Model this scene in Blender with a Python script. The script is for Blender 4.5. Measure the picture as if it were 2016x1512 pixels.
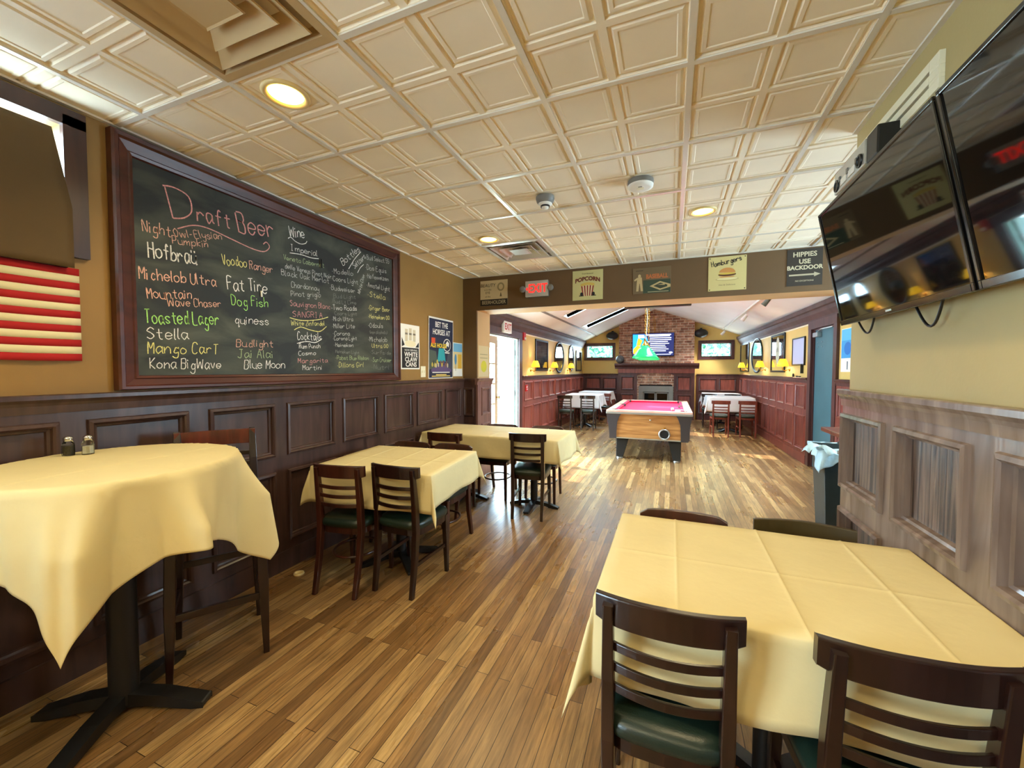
import bpy, math, random
from mathutils import Vector, Matrix

for _o in list(bpy.data.objects):
    bpy.data.objects.remove(_o, do_unlink=True)
S = bpy.context.scene
COL = S.collection
random.seed(7)
PI = math.pi
R = math.radians


def lin(c):
    out = []
    for v in c[:3]:
        v /= 255.0
        out.append(v / 12.92 if v <= 0.04045 else ((v + 0.055) / 1.055) ** 2.4)
    return (*out, 1.0)


# ------------------------------------------------------------------ camera
cam = bpy.data.cameras.new('camera')
cam.sensor_fit = 'HORIZONTAL'
cam.sensor_width = 36.0
cam.lens = 36.0 * 790.71 / 2016.0
cam.clip_start = 0.05
camo = bpy.data.objects.new('camera', cam)
COL.objects.link(camo)
_y, _p, _r = 0.37834, -0.035195, 0.00137
_f = Vector((-math.sin(_y) * math.cos(_p), math.cos(_y) * math.cos(_p), math.sin(_p)))
_r0 = Vector((math.cos(_y), math.sin(_y), 0))
_u0 = _r0.cross(_f)
_rr = math.cos(_r) * _r0 + math.sin(_r) * _u0
_uu = -math.sin(_r) * _r0 + math.cos(_r) * _u0
camo.matrix_world = Matrix(((_rr.x, _uu.x, -_f.x, 0), (_rr.y, _uu.y, -_f.y, 0), (_rr.z, _uu.z, -_f.z, 1.46), (0, 0, 0, 1)))
S.camera = camo

# ------------------------------------------------------------------ view, sky and sun
S.view_settings.view_transform = 'Standard'
S.view_settings.look = 'None'
S.view_settings.exposure = 0.82
S.view_settings.gamma = 1.0
S.view_settings.use_curve_mapping = False
S.cycles.use_denoising = True
S.cycles.max_bounces = 10
S.cycles.diffuse_bounces = 6
S.cycles.glossy_bounces = 4
S.cycles.transparent_max_bounces = 12
S.cycles.sample_clamp_indirect = 6.0
S.cycles.caustics_reflective = False
S.cycles.caustics_refractive = False

W = bpy.data.worlds.new('sky')
S.world = W
W.use_nodes = True
_n = W.node_tree.nodes
_bg = _n['Background']
_bg.inputs[0].default_value = (0.60, 0.83, 1.0, 1)
_bg.inputs[1].default_value = 23.0


def light(name, kind, loc, energy, color=(1, 1, 1), **k):
    d = bpy.data.lights.new(name, kind)
    d.energy = energy
    d.color = color
    o = bpy.data.objects.new(name, d)
    COL.objects.link(o)
    o.location = loc
    for a, v in k.items():
        if a == 'dirv':
            o.rotation_euler = Vector(v).to_track_quat('-Z', 'Y').to_euler()
        else:
            setattr(d, a, v)
    return o


sun = light('sun', 'SUN', (-8, 8, 10), 8.0, (1.0, 0.95, 0.86), angle=0.01, dirv=(1, -0.22, -1.12))


def portal(name, loc, dirv, sx, sy):
    o = light(name, 'AREA', loc, 1.0, shape='RECTANGLE', size=sx, size_y=sy, dirv=dirv)
    o.data.cycles.is_portal = True
    return o


# sky light enters by these openings only
portal('sky_portal_french_door', (-2.84, 6.225, 1.02), (1, 0, 0), 1.75, 2.04)
portal('sky_portal_far_window', (-2.15, 13.10, 2.04), (0, -1, 0), 0.84, 0.40)
portal('sky_portal_far_window', (1.18, 13.10, 2.05), (0, -1, 0), 0.80, 0.42)
portal('sky_portal_side_window', (-2.73, 0.115, 2.28), (1, 0, 0), 1.74, 0.61)
portal('sky_portal_added_bar_window', (3.36, 3.75, 1.72), (-1, 0, 0), 1.6, 1.25)  # opening of the added bar window
portal('sky_portal_back_window', (-2.73, -1.65, 1.62), (1, 0, 0), 1.70, 1.35)
for _py in (6.05, 7.35, 8.55):  # added right-slope skylights, out of view behind the header
    portal('sky_portal_skylight', (0.50, _py, 3.06), (-0.34, 0, -0.94), 1.1, 0.85)
portal('sky_portal_skylight', (-1.64, 8.42, 2.93), (0.39, 0, -0.92), 0.36, 1.15)
portal('sky_portal_skylight', (-1.64, 10.58, 2.93), (0.39, 0, -0.92), 0.56, 1.15)

# warm recessed ceiling lamps (the fittings themselves are built below)
CANS = [(-1.62, 1.336), (0.206, 3.475), (-1.62, 3.475), (0.206, 1.03), (-1.62, -0.8), (0.206, -1.1), (2.04, 3.475), (-0.705, -0.8)]  # bar-side lamp and the last one are unseen, added for more light
for cx, cy in CANS:
    light('recessed_lamp', 'SPOT', (cx, cy, 2.655), 26.0, (1.0, 0.80, 0.46), spot_size=R(150), spot_blend=0.6, shadow_soft_size=0.07)


# the far room's own lamps: pool light, shaded wall lamps, track spots
for _py in (7.32, 8.0, 8.68):
    light('pool_lamp', 'POINT', (-0.44, _py, 1.76), 8.0, (1.0, 0.92, 0.76), shadow_soft_size=0.03)
for _px, _py in ((-2.57, 7.82), (-2.57, 9.25), (-2.57, 10.95), (1.73, 12.2), (1.785, 10.15), (1.83, 8.42)):
    light('wall_lamp', 'POINT', (_px, _py, 1.56), 5.0, (1.0, 0.84, 0.55), shadow_soft_size=0.03)
for _py in (6.95, 8.9, 12.35):
    light('track_spot', 'SPOT', (1.22, _py, 2.28), 60.0, (1.0, 0.97, 0.92), spot_size=R(110), spot_blend=0.8, shadow_soft_size=0.04, dirv=(-0.45, 0.1, -1))


# ------------------------------------------------------------------ materials
def nt(m):
    return m.node_tree.nodes, m.node_tree.links


def mat(name, rgb, rough=0.5, metal=0.0, var=0.0, vscale=8.0, rgb2=None, bump=0.0, bscale=60.0, spec=0.5, coat=0.0, emit=0.0, stretch=None, trans=0.0):
    m = bpy.data.materials.new(name)
    m.use_nodes = True
    n, l = nt(m)
    b = n['Principled BSDF']
    c = lin(rgb)
    b.inputs['Base Color'].default_value = c
    b.inputs['Roughness'].default_value = rough
    b.inputs['Metallic'].default_value = metal
    b.inputs['Specular IOR Level'].default_value = spec
    b.inputs['Coat Weight'].default_value = coat
    b.inputs['Coat Roughness'].default_value = 0.15
    b.inputs['Transmission Weight'].default_value = trans
    tc = n.new('ShaderNodeTexCoord')
    mp = n.new('ShaderNodeMapping')
    l.new(tc.outputs['Object'], mp.inputs[0])
    if stretch:
        mp.inputs['Scale'].default_value = stretch
    if var > 0 or rgb2:
        tx = n.new('ShaderNodeTexNoise')
        tx.inputs['Scale'].default_value = vscale
        tx.inputs['Detail'].default_value = 5
        l.new(mp.outputs[0], tx.inputs['Vector'])
        rp = n.new('ShaderNodeValToRGB')
        rp.color_ramp.elements[0].position = 0.32
        rp.color_ramp.elements[1].position = 0.68
        c2 = lin(rgb2) if rgb2 else tuple(x * (1 + var) for x in c[:3]) + (1,)
        c1 = c if rgb2 else tuple(x * (1 - var) for x in c[:3]) + (1,)
        rp.color_ramp.elements[0].color = c1
        rp.color_ramp.elements[1].color = c2
        l.new(tx.outputs['Fac'], rp.inputs[0])
        l.new(rp.outputs[0], b.inputs['Base Color'])
        if emit:
            l.new(rp.outputs[0], b.inputs['Emission Color'])
    if bump > 0:
        tb = n.new('ShaderNodeTexNoise')
        tb.inputs['Scale'].default_value = bscale
        tb.inputs['Detail'].default_value = 4
        l.new(mp.outputs[0], tb.inputs['Vector'])
        bp = n.new('ShaderNodeBump')
        bp.inputs['Strength'].default_value = bump
        bp.inputs['Distance'].default_value = 0.01
        l.new(tb.outputs['Fac'], bp.inputs['Height'])
        l.new(bp.outputs[0], b.inputs['Normal'])
    if emit:
        b.inputs['Emission Color'].default_value = c
        b.inputs['Emission Strength'].default_value = emit
    return m


def wood_mat(name, dark, light_, rough=0.4, scale=(30, 30, 2.2), coat=0.0, bump=0.15, contrast=0.2):
    """grain along local Z by default; scale gives the stretch"""
    m = bpy.data.materials.new(name)
    m.use_nodes = True
    n, l = nt(m)
    b = n['Principled BSDF']
    b.inputs['Roughness'].default_value = rough
    b.inputs['Coat Weight'].default_value = coat
    b.inputs['Coat Roughness'].default_value = 0.12
    tc = n.new('ShaderNodeTexCoord')
    mp = n.new('ShaderNodeMapping')
    mp.inputs['Scale'].default_value = scale
    l.new(tc.outputs['Object'], mp.inputs[0])
    t1 = n.new('ShaderNodeTexNoise')
    t1.inputs['Scale'].default_value = 1.0
    t1.inputs['Detail'].default_value = 6
    t1.inputs['Distortion'].default_value = 0.8
    l.new(mp.outputs[0], t1.inputs['Vector'])
    rp = n.new('ShaderNodeValToRGB')
    rp.color_ramp.elements[0].position = 0.5 - contrast
    rp.color_ramp.elements[1].position = 0.5 + contrast
    rp.color_ramp.elements[0].color = lin(dark)
    rp.color_ramp.elements[1].color = lin(light_)
    l.new(t1.outputs['Fac'], rp.inputs[0])
    l.new(rp.outputs[0], b.inputs['Base Color'])
    bp = n.new('ShaderNodeBump')
    bp.inputs['Strength'].default_value = bump
    bp.inputs['Distance'].default_value = 0.004
    l.new(t1.outputs['Fac'], bp.inputs['Height'])
    l.new(bp.outputs[0], b.inputs['Normal'])
    return m


def floor_mat():
    m = bpy.data.materials.new('worn_strip_oak_floor')
    m.use_nodes = True
    n, l = nt(m)
    b = n['Principled BSDF']
    tc = n.new('ShaderNodeTexCoord')
    sw = n.new('ShaderNodeMapping')
    sw.inputs['Rotation'].default_value = (0, 0, R(90))
    l.new(tc.outputs['Object'], sw.inputs[0])
    br = n.new('ShaderNodeTexBrick')
    br.offset = 0.37
    br.inputs['Scale'].default_value = 1.0
    br.inputs['Brick Width'].default_value = 0.85
    br.inputs['Row Height'].default_value = 0.057
    br.inputs['Mortar Size'].default_value = 0.0016
    br.inputs['Mortar Smooth'].default_value = 0.3
    br.inputs['Color1'].default_value = (0, 0, 0, 1)
    br.inputs['Color2'].default_value = (1, 1, 1, 1)
    br.inputs['Mortar'].default_value = (0.35, 0.35, 0.35, 1)
    l.new(sw.outputs[0], br.inputs['Vector'])
    ramp = n.new('ShaderNodeValToRGB')
    e = ramp.color_ramp.elements
    e[0].position, e[0].color = 0.0, lin((122, 90, 54))
    e[1].position, e[1].color = 1.0, lin((200, 164, 108))
    x = ramp.color_ramp.elements.new(0.35)
    x.color = lin((154, 116, 70))
    x = ramp.color_ramp.elements.new(0.7)
    x.color = lin((174, 138, 90))
    l.new(br.outputs['Color'], ramp.inputs[0])
    # grain
    gm = n.new('ShaderNodeMapping')
    gm.inputs['Scale'].default_value = (70, 4.5, 1)
    l.new(tc.outputs['Object'], gm.inputs[0])
    g = n.new('ShaderNodeTexNoise')
    g.inputs['Scale'].default_value = 1
    g.inputs['Detail'].default_value = 7
    g.inputs['Roughness'].default_value = 0.65
    l.new(gm.outputs[0], g.inputs['Vector'])
    gr = n.new('ShaderNodeValToRGB')
    gr.color_ramp.elements[0].position = 0.35
    gr.color_ramp.elements[0].color = (0.45, 0.42, 0.40, 1)
    gr.color_ramp.elements[1].position = 0.62
    gr.color_ramp.elements[1].color = (1.15, 1.12, 1.08, 1)
    l.new(g.outputs['Fac'], gr.inputs[0])
    mx = n.new('ShaderNodeMixRGB')
    mx.blend_type = 'MULTIPLY'
    mx.inputs[0].default_value = 0.85
    l.new(ramp.outputs[0], mx.inputs[1])
    l.new(gr.outputs[0], mx.inputs[2])
    # worn dull stains
    w = n.new('ShaderNodeTexNoise')
    wm = n.new('ShaderNodeMapping')
    wm.inputs['Scale'].default_value = (2.6, 0.8, 1)
    l.new(tc.outputs['Object'], wm.inputs[0])
    w.inputs['Scale'].default_value = 1.5
    w.inputs['Detail'].default_value = 3
    w.inputs['Roughness'].default_value = 0.6
    l.new(wm.outputs[0], w.inputs['Vector'])
    wr = n.new('ShaderNodeValToRGB')
    wr.color_ramp.elements[0].position = 0.36
    wr.color_ramp.elements[0].color = (0, 0, 0, 1)
    wr.color_ramp.elements[1].position = 0.76
    wr.color_ramp.elements[1].color = (1, 1, 1, 1)
    l.new(w.outputs['Fac'], wr.inputs[0])
    mx2 = n.new('ShaderNodeMixRGB')
    mx2.blend_type = 'MIX'
    mul = n.new('ShaderNodeMath')
    mul.operation = 'MULTIPLY'
    mul.inputs[1].default_value = 0.55
    l.new(wr.outputs[0], mul.inputs[0])
    l.new(mul.outputs[0], mx2.inputs[0])
    l.new(mx.outputs[0], mx2.inputs[1])
    mx2.inputs[2].default_value = lin((92, 68, 46))
    gap = n.new('ShaderNodeMixRGB')
    gap.blend_type = 'MIX'
    l.new(br.outputs['Fac'], gap.inputs[0])
    l.new(mx2.outputs[0], gap.inputs[1])
    gap.inputs[2].default_value = lin((58, 40, 26))
    l.new(gap.outputs[0], b.inputs['Base Color'])
    rr = n.new('ShaderNodeMapRange')
    rr.inputs[3].default_value = 0.18
    rr.inputs[4].default_value = 0.40
    l.new(w.outputs['Fac'], rr.inputs[0])
    l.new(rr.outputs[0], b.inputs['Roughness'])
    b.inputs['Specular IOR Level'].default_value = 0.6
    ad = n.new('ShaderNodeMath')
    ad.operation = 'SUBTRACT'
    l.new(g.outputs['Fac'], ad.inputs[0])
    l.new(br.outputs['Fac'], ad.inputs[1])
    bp = n.new('ShaderNodeBump')
    bp.inputs['Strength'].default_value = 0.35
    bp.inputs['Distance'].default_value = 0.003
    l.new(ad.outputs[0], bp.inputs['Height'])
    l.new(bp.outputs[0], b.inputs['Normal'])
    return m


def brick_mat(name):
    m = bpy.data.materials.new(name)
    m.use_nodes = True
    n, l = nt(m)
    b = n['Principled BSDF']
    b.inputs['Roughness'].default_value = 0.9
    tc = n.new('ShaderNodeTexCoord')
    mp = n.new('ShaderNodeMapping')
    mp.inputs['Rotation'].default_value = (R(90), 0, 0)
    l.new(tc.outputs['Object'], mp.inputs[0])
    sx = n.new('ShaderNodeSeparateXYZ')
    l.new(tc.outputs['Object'], sx.inputs[0])
    cx = n.new('ShaderNodeCombineXYZ')
    l.new(sx.outputs[0], cx.inputs[0])
    l.new(sx.outputs[2], cx.inputs[1])
    br = n.new('ShaderNodeTexBrick')
    br.inputs['Scale'].default_value = 1
    br.inputs['Brick Width'].default_value = 0.215
    br.inputs['Row Height'].default_value = 0.075
    br.inputs['Mortar Size'].default_value = 0.008
    br.inputs['Color1'].default_value = lin((142, 92, 74))
    br.inputs['Color2'].default_value = lin((196, 152, 126))
    br.inputs['Mortar'].default_value = lin((206, 190, 172))
    l.new(cx.outputs[0], br.inputs['Vector'])
    nz = n.new('ShaderNodeTexNoise')
    nz.inputs['Scale'].default_value = 9
    nz.inputs['Detail'].default_value = 5
    l.new(tc.outputs['Object'], nz.inputs['Vector'])
    rp = n.new('ShaderNodeValToRGB')
    rp.color_ramp.elements[0].position = 0.3
    rp.color_ramp.elements[0].color = (0.5, 0.48, 0.46, 1)
    rp.color_ramp.elements[1].position = 0.7
    rp.color_ramp.elements[1].color = (1.2, 1.15, 1.1, 1)
    l.new(nz.outputs['Fac'], rp.inputs[0])
    mx = n.new('ShaderNodeMixRGB')
    mx.blend_type = 'MULTIPLY'
    mx.inputs[0].default_value = 1
    l.new(br.outputs['Color'], mx.inputs[1])
    l.new(rp.outputs[0], mx.inputs[2])
    l.new(mx.outputs[0], b.inputs['Base Color'])
    bp = n.new('ShaderNodeBump')
    bp.invert = True
    bp.inputs['Strength'].default_value = 0.6
    bp.inputs['Distance'].default_value = 0.01
    l.new(br.outputs['Fac'], bp.inputs['Height'])
    l.new(bp.outputs[0], b.inputs['Normal'])
    return m


def glass_mat(name, tint=(1, 1, 1, 1)):
    m = bpy.data.materials.new(name)
    m.use_nodes = True
    n, l = nt(m)
    n.remove(n['Principled BSDF'])
    t = n.new('ShaderNodeBsdfTransparent')
    t.inputs[0].default_value = tint
    g = n.new('ShaderNodeBsdfGlossy')
    g.inputs['Roughness'].default_value = 0.02
    f = n.new('ShaderNodeFresnel')
    f.inputs[0].default_value = 1.45
    mx = n.new('ShaderNodeMixShader')
    l.new(f.outputs[0], mx.inputs[0])
    l.new(t.outputs[0], mx.inputs[1])
    l.new(g.outputs[0], mx.inputs[2])
    l.new(mx.outputs[0], n['Material Output'].inputs[0])
    return m


def chalkboard_mat():
    m = bpy.data.materials.new('black_chalkboard')
    m.use_nodes = True
    n, l = nt(m)
    b = n['Principled BSDF']
    b.inputs['Roughness'].default_value = 0.62
    tc = n.new('ShaderNodeTexCoord')
    mp = n.new('ShaderNodeMapping')
    mp.inputs['Scale'].default_value = (1, 1.0, 2.2)
    l.new(tc.outputs['Object'], mp.inputs[0])
    nz = n.new('ShaderNodeTexNoise')
    nz.inputs['Scale'].default_value = 2.3
    nz.inputs['Detail'].default_value = 7
    nz.inputs['Distortion'].default_value = 0.6
    l.new(mp.outputs[0], nz.inputs['Vector'])
    rp = n.new('ShaderNodeValToRGB')
    rp.color_ramp.elements[0].position = 0.42
    rp.color_ramp.elements[0].color = lin((30, 33, 30))
    rp.color_ramp.elements[1].position = 0.75
    rp.color_ramp.elements[1].color = lin((86, 90, 74))
    l.new(nz.outputs['Fac'], rp.inputs[0])
    l.new(rp.outputs[0], b.inputs['Base Color'])
    return m


MT = {}
MT['floor'] = floor_mat()
MT['tile'] = mat('cream_ceiling_tile', (244, 232, 206), 0.7, var=0.04, vscale=3)
MT['tbar'] = mat('white_ceiling_grid', (224, 218, 204), 0.22)
MT['gold'] = mat('ochre_wall_paint', (150, 114, 58), 0.6, var=0.10, vscale=2.2, bump=0.05)
MT['header'] = mat('shade_darkened_header_paint', (104, 78, 46), 0.65, var=0.08, vscale=2.0, bump=0.05)  # shade is put into this colour, darker than the likely shared wall paint
MT['reveal'] = mat('light_toned_reveal_paint', (206, 168, 118), 0.6, var=0.06, vscale=2)  # same paint made paler: light from the far room put into the colour
MT['khaki'] = mat('khaki_wall_paint', (178, 160, 110), 0.6, var=0.06, vscale=1.6, bump=0.05)
MT['yellow'] = mat('warm_yellow_wall_paint', (214, 182, 104), 0.6, var=0.05, vscale=2)
MT['white'] = mat('white_plaster', (244, 246, 246), 0.6, var=0.03, vscale=2)
MT['wains'] = wood_mat('dark_stained_wainscot', (52, 34, 30), (84, 60, 53), 0.32, (14, 14, 1.6))
MT['wains_r'] = wood_mat('light_raised_wainscot', (98, 82, 74), (142, 124, 114), 0.22, (14, 14, 1.6))  # paler tone carries the side light and reflection on this wall
MT['oak'] = wood_mat('grained_oak_panel', (40, 28, 24), (122, 100, 86), 0.34, (44, 44, 1.3), bump=0.5, contrast=0.10)
MT['mahog'] = wood_mat('red_mahogany_wainscot', (104, 46, 40), (152, 82, 68), 0.36, (16, 16, 2))
MT['mahogd'] = wood_mat('dark_mahogany_trim', (62, 34, 34), (92, 54, 50), 0.36, (16, 16, 2))
MT['crown'] = wood_mat('dull_crown_moulding', (66, 46, 46), (92, 66, 64), 0.65, (3, 3, 3))
MT['frame'] = wood_mat('mahogany_board_frame', (58, 26, 18), (88, 42, 30), 0.35, (10, 3, 10))
MT['board'] = chalkboard_mat()
MT['chair'] = wood_mat('espresso_chair_wood', (22, 10, 8), (42, 20, 15), 0.28, (18, 18, 4), coat=0.3, bump=0.05)
MT['chair_red'] = wood_mat('cherry_chair_wood', (92, 38, 28), (128, 62, 46), 0.3, (18, 18, 4), coat=0.3, bump=0.05)
MT['vinyl'] = mat('dark_green_vinyl', (26, 42, 34), 0.32, bump=0.08, bscale=220, var=0.1)
MT['vinyl_blk'] = mat('black_vinyl', (24, 22, 22), 0.35, bump=0.08, bscale=220)
MT['olive'] = mat('olive_brown_rail', (62, 50, 22), 0.45, var=0.1)
MT['cloth'] = mat('ivory_tablecloth', (226, 211, 160), 0.8, var=0.02, vscale=5, bump=0.22, bscale=16)
MT['clothw'] = mat('white_tablecloth', (232, 232, 236), 0.8, var=0.02, vscale=5, bump=0.10, bscale=700)
MT['iron'] = mat('black_cast_iron', (18, 17, 17), 0.45, var=0.15)
MT['black'] = mat('black_plastic', (14, 14, 15), 0.4)
MT['gloss'] = mat('glossy_black_screen', (5, 6, 7), 0.04, spec=0.7)
MT['bezel'] = mat('glossy_black_bezel', (10, 10, 11), 0.12, spec=0.7)
MT['grey'] = mat('grey_plastic', (120, 118, 112), 0.5)
MT['silver'] = mat('brushed_silver', (190, 194, 192), 0.3, metal=0.8)
MT['steel'] = mat('polished_steel', (205, 205, 205), 0.2, metal=1.0)
MT['brass'] = mat('polished_brass', (200, 150, 60), 0.25, metal=1.0)
MT['cream'] = mat('cream_enamel', (240, 234, 204), 0.5)
MT['vent'] = mat('beige_vent_metal', (190, 164, 120), 0.45)
MT['ventw'] = mat('satin_vent_metal', (196, 192, 186), 0.3, metal=0.4)
MT['lens'] = mat('warm_lamp_lens', (255, 206, 90), 0.5, emit=9.0)
MT['lensring'] = mat('gold_lamp_trim', (226, 200, 140), 0.35)
MT['red'] = mat('signal_red', (190, 22, 26), 0.5)
MT['redlit'] = mat('lit_red_letters', (255, 26, 22), 0.5, emit=1.6)
MT['paper'] = mat('white_paper', (238, 236, 226), 0.7)
MT['ink'] = mat('black_ink', (24, 24, 24), 0.6)
MT['whiteink'] = mat('white_ink', (240, 238, 230), 0.6)
MT['bluecov'] = mat('teal_door_paint', (64, 104, 116), 0.45, var=0.08, vscale=3)
MT['brick'] = brick_mat('red_brick')
MT['felt'] = mat('crimson_felt', (206, 26, 72), 0.95, bump=0.1, bscale=400)
MT['laminate'] = wood_mat('oak_laminate', (150, 98, 50), (206, 152, 92), 0.35, (2, 12, 34))
MT['railpink'] = wood_mat('light_rail_laminate', (214, 150, 128), (240, 200, 176), 0.3, (3, 3, 20))
MT['charcoal'] = mat('charcoal_corner_plastic', (60, 56, 58), 0.35)
MT['pocket'] = mat('black_pocket', (10, 10, 10), 0.6)
MT['ivory'] = mat('ivory_ball', (236, 232, 220), 0.15)
MT['greenshade'] = mat('green_glass_shade', (22, 150, 84), 0.15, emit=0.55)
MT['yelshade'] = mat('yellow_lamp_shade', (250, 196, 40), 0.5, emit=1.3)
MT['glass'] = glass_mat('clear_window_glass')
MT['plum'] = wood_mat('plum_stained_wainscot', (96, 66, 60), (130, 94, 86), 0.36, (16, 16, 2))
MT['chair_mid'] = wood_mat('dark_walnut_chair_wood', (44, 20, 14), (74, 36, 26), 0.28, (18, 18, 4), coat=0.3, bump=0.05)
MT['doortan'] = mat('indoor_light_toned_door_paint', (196, 168, 134), 0.4)  # tan stands for indoor light on the shut leaf, put into its colour
MT['doorgrn2'] = mat('pale_sage_door_paint', (128, 158, 148), 0.4)
MT['stool_red'] = wood_mat('oxblood_stool_wood', (66, 20, 15), (98, 34, 25), 0.22, (18, 18, 4), coat=0.4, bump=0.05)
MT['jar'] = glass_mat('clear_jar_glass', (0.93, 0.95, 0.93, 1))
MT['salt'] = mat('white_salt', (236, 232, 214), 0.9)
MT['pepper'] = mat('ground_pepper', (70, 62, 50), 0.9, var=0.4, vscale=300)
MT['flagred'] = mat('flag_red', (176, 16, 20), 0.8, bump=0.1, bscale=500)
MT['flagwhite'] = mat('flag_cream', (232, 220, 176), 0.8, bump=0.1, bscale=500)
MT['flagblue'] = mat('flag_navy', (28, 38, 88), 0.8)
MT['shade'] = mat('brown_roller_shade', (92, 70, 34), 0.75, var=0.10, vscale=3, bump=0.08, bscale=300)
MT['casing'] = wood_mat('dark_window_casing', (44, 20, 14), (66, 34, 22), 0.35, (12, 12, 2))
MT['winwhite'] = mat('white_window_paint', (236, 238, 234), 0.4)
MT['mirror'] = mat('silvered_mirror', (200, 210, 210), 0.03, metal=1.0)
MT['picdark'] = mat('dark_picture_print', (20, 26, 34), 0.08, rgb2=(70, 66, 62), vscale=9)
MT['lilac'] = mat('pale_lilac_board', (186, 192, 226), 0.5)
MT['bagblue'] = mat('pale_blue_bin_liner', (190, 224, 240), 0.35, bump=0.3, bscale=50)
MT['bin'] = mat('dark_bin_plastic', (44, 54, 54), 0.4, var=0.12)
MT['leaf'] = mat('bright_leaf', (44, 116, 96), 0.6, rgb2=(136, 200, 178), vscale=4)
MT['bark'] = mat('grey_bark', (86, 72, 58), 0.9, var=0.2)
MT['patio'] = mat('pale_patio_concrete', (206, 202, 192), 0.85, var=0.08, vscale=3)
MT['ballgrey'] = mat('scuffed_leather', (66, 68, 72), 0.45, rgb2=(110, 112, 112), vscale=14)
MT['conduit'] = mat('grey_conduit', (120, 112, 108), 0.5)
MT['hinge'] = mat('satin_hinge', (120, 124, 118), 0.3, metal=0.9)
MT['doorgreen'] = mat('pale_green_door_edge', (150, 190, 178), 0.4)
CHALK = [mat('white_chalk', (234, 232, 224), 0.95, var=0.25, vscale=120), mat('pink_chalk', (222, 156, 152), 0.95, var=0.25, vscale=120),
         mat('salmon_chalk', (232, 180, 158), 0.95, var=0.25, vscale=120), mat('green_chalk', (166, 222, 120), 0.95, var=0.25, vscale=120),
         mat('yellow_chalk', (230, 222, 140), 0.95, var=0.2, vscale=120), mat('pale_green_chalk', (168, 186, 138), 0.95, var=0.25, vscale=120),
         mat('grey_chalk', (200, 200, 192), 0.95, var=0.3, vscale=120), mat('faint_chalk', (140, 142, 134), 0.95, var=0.3, vscale=120)]


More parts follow.
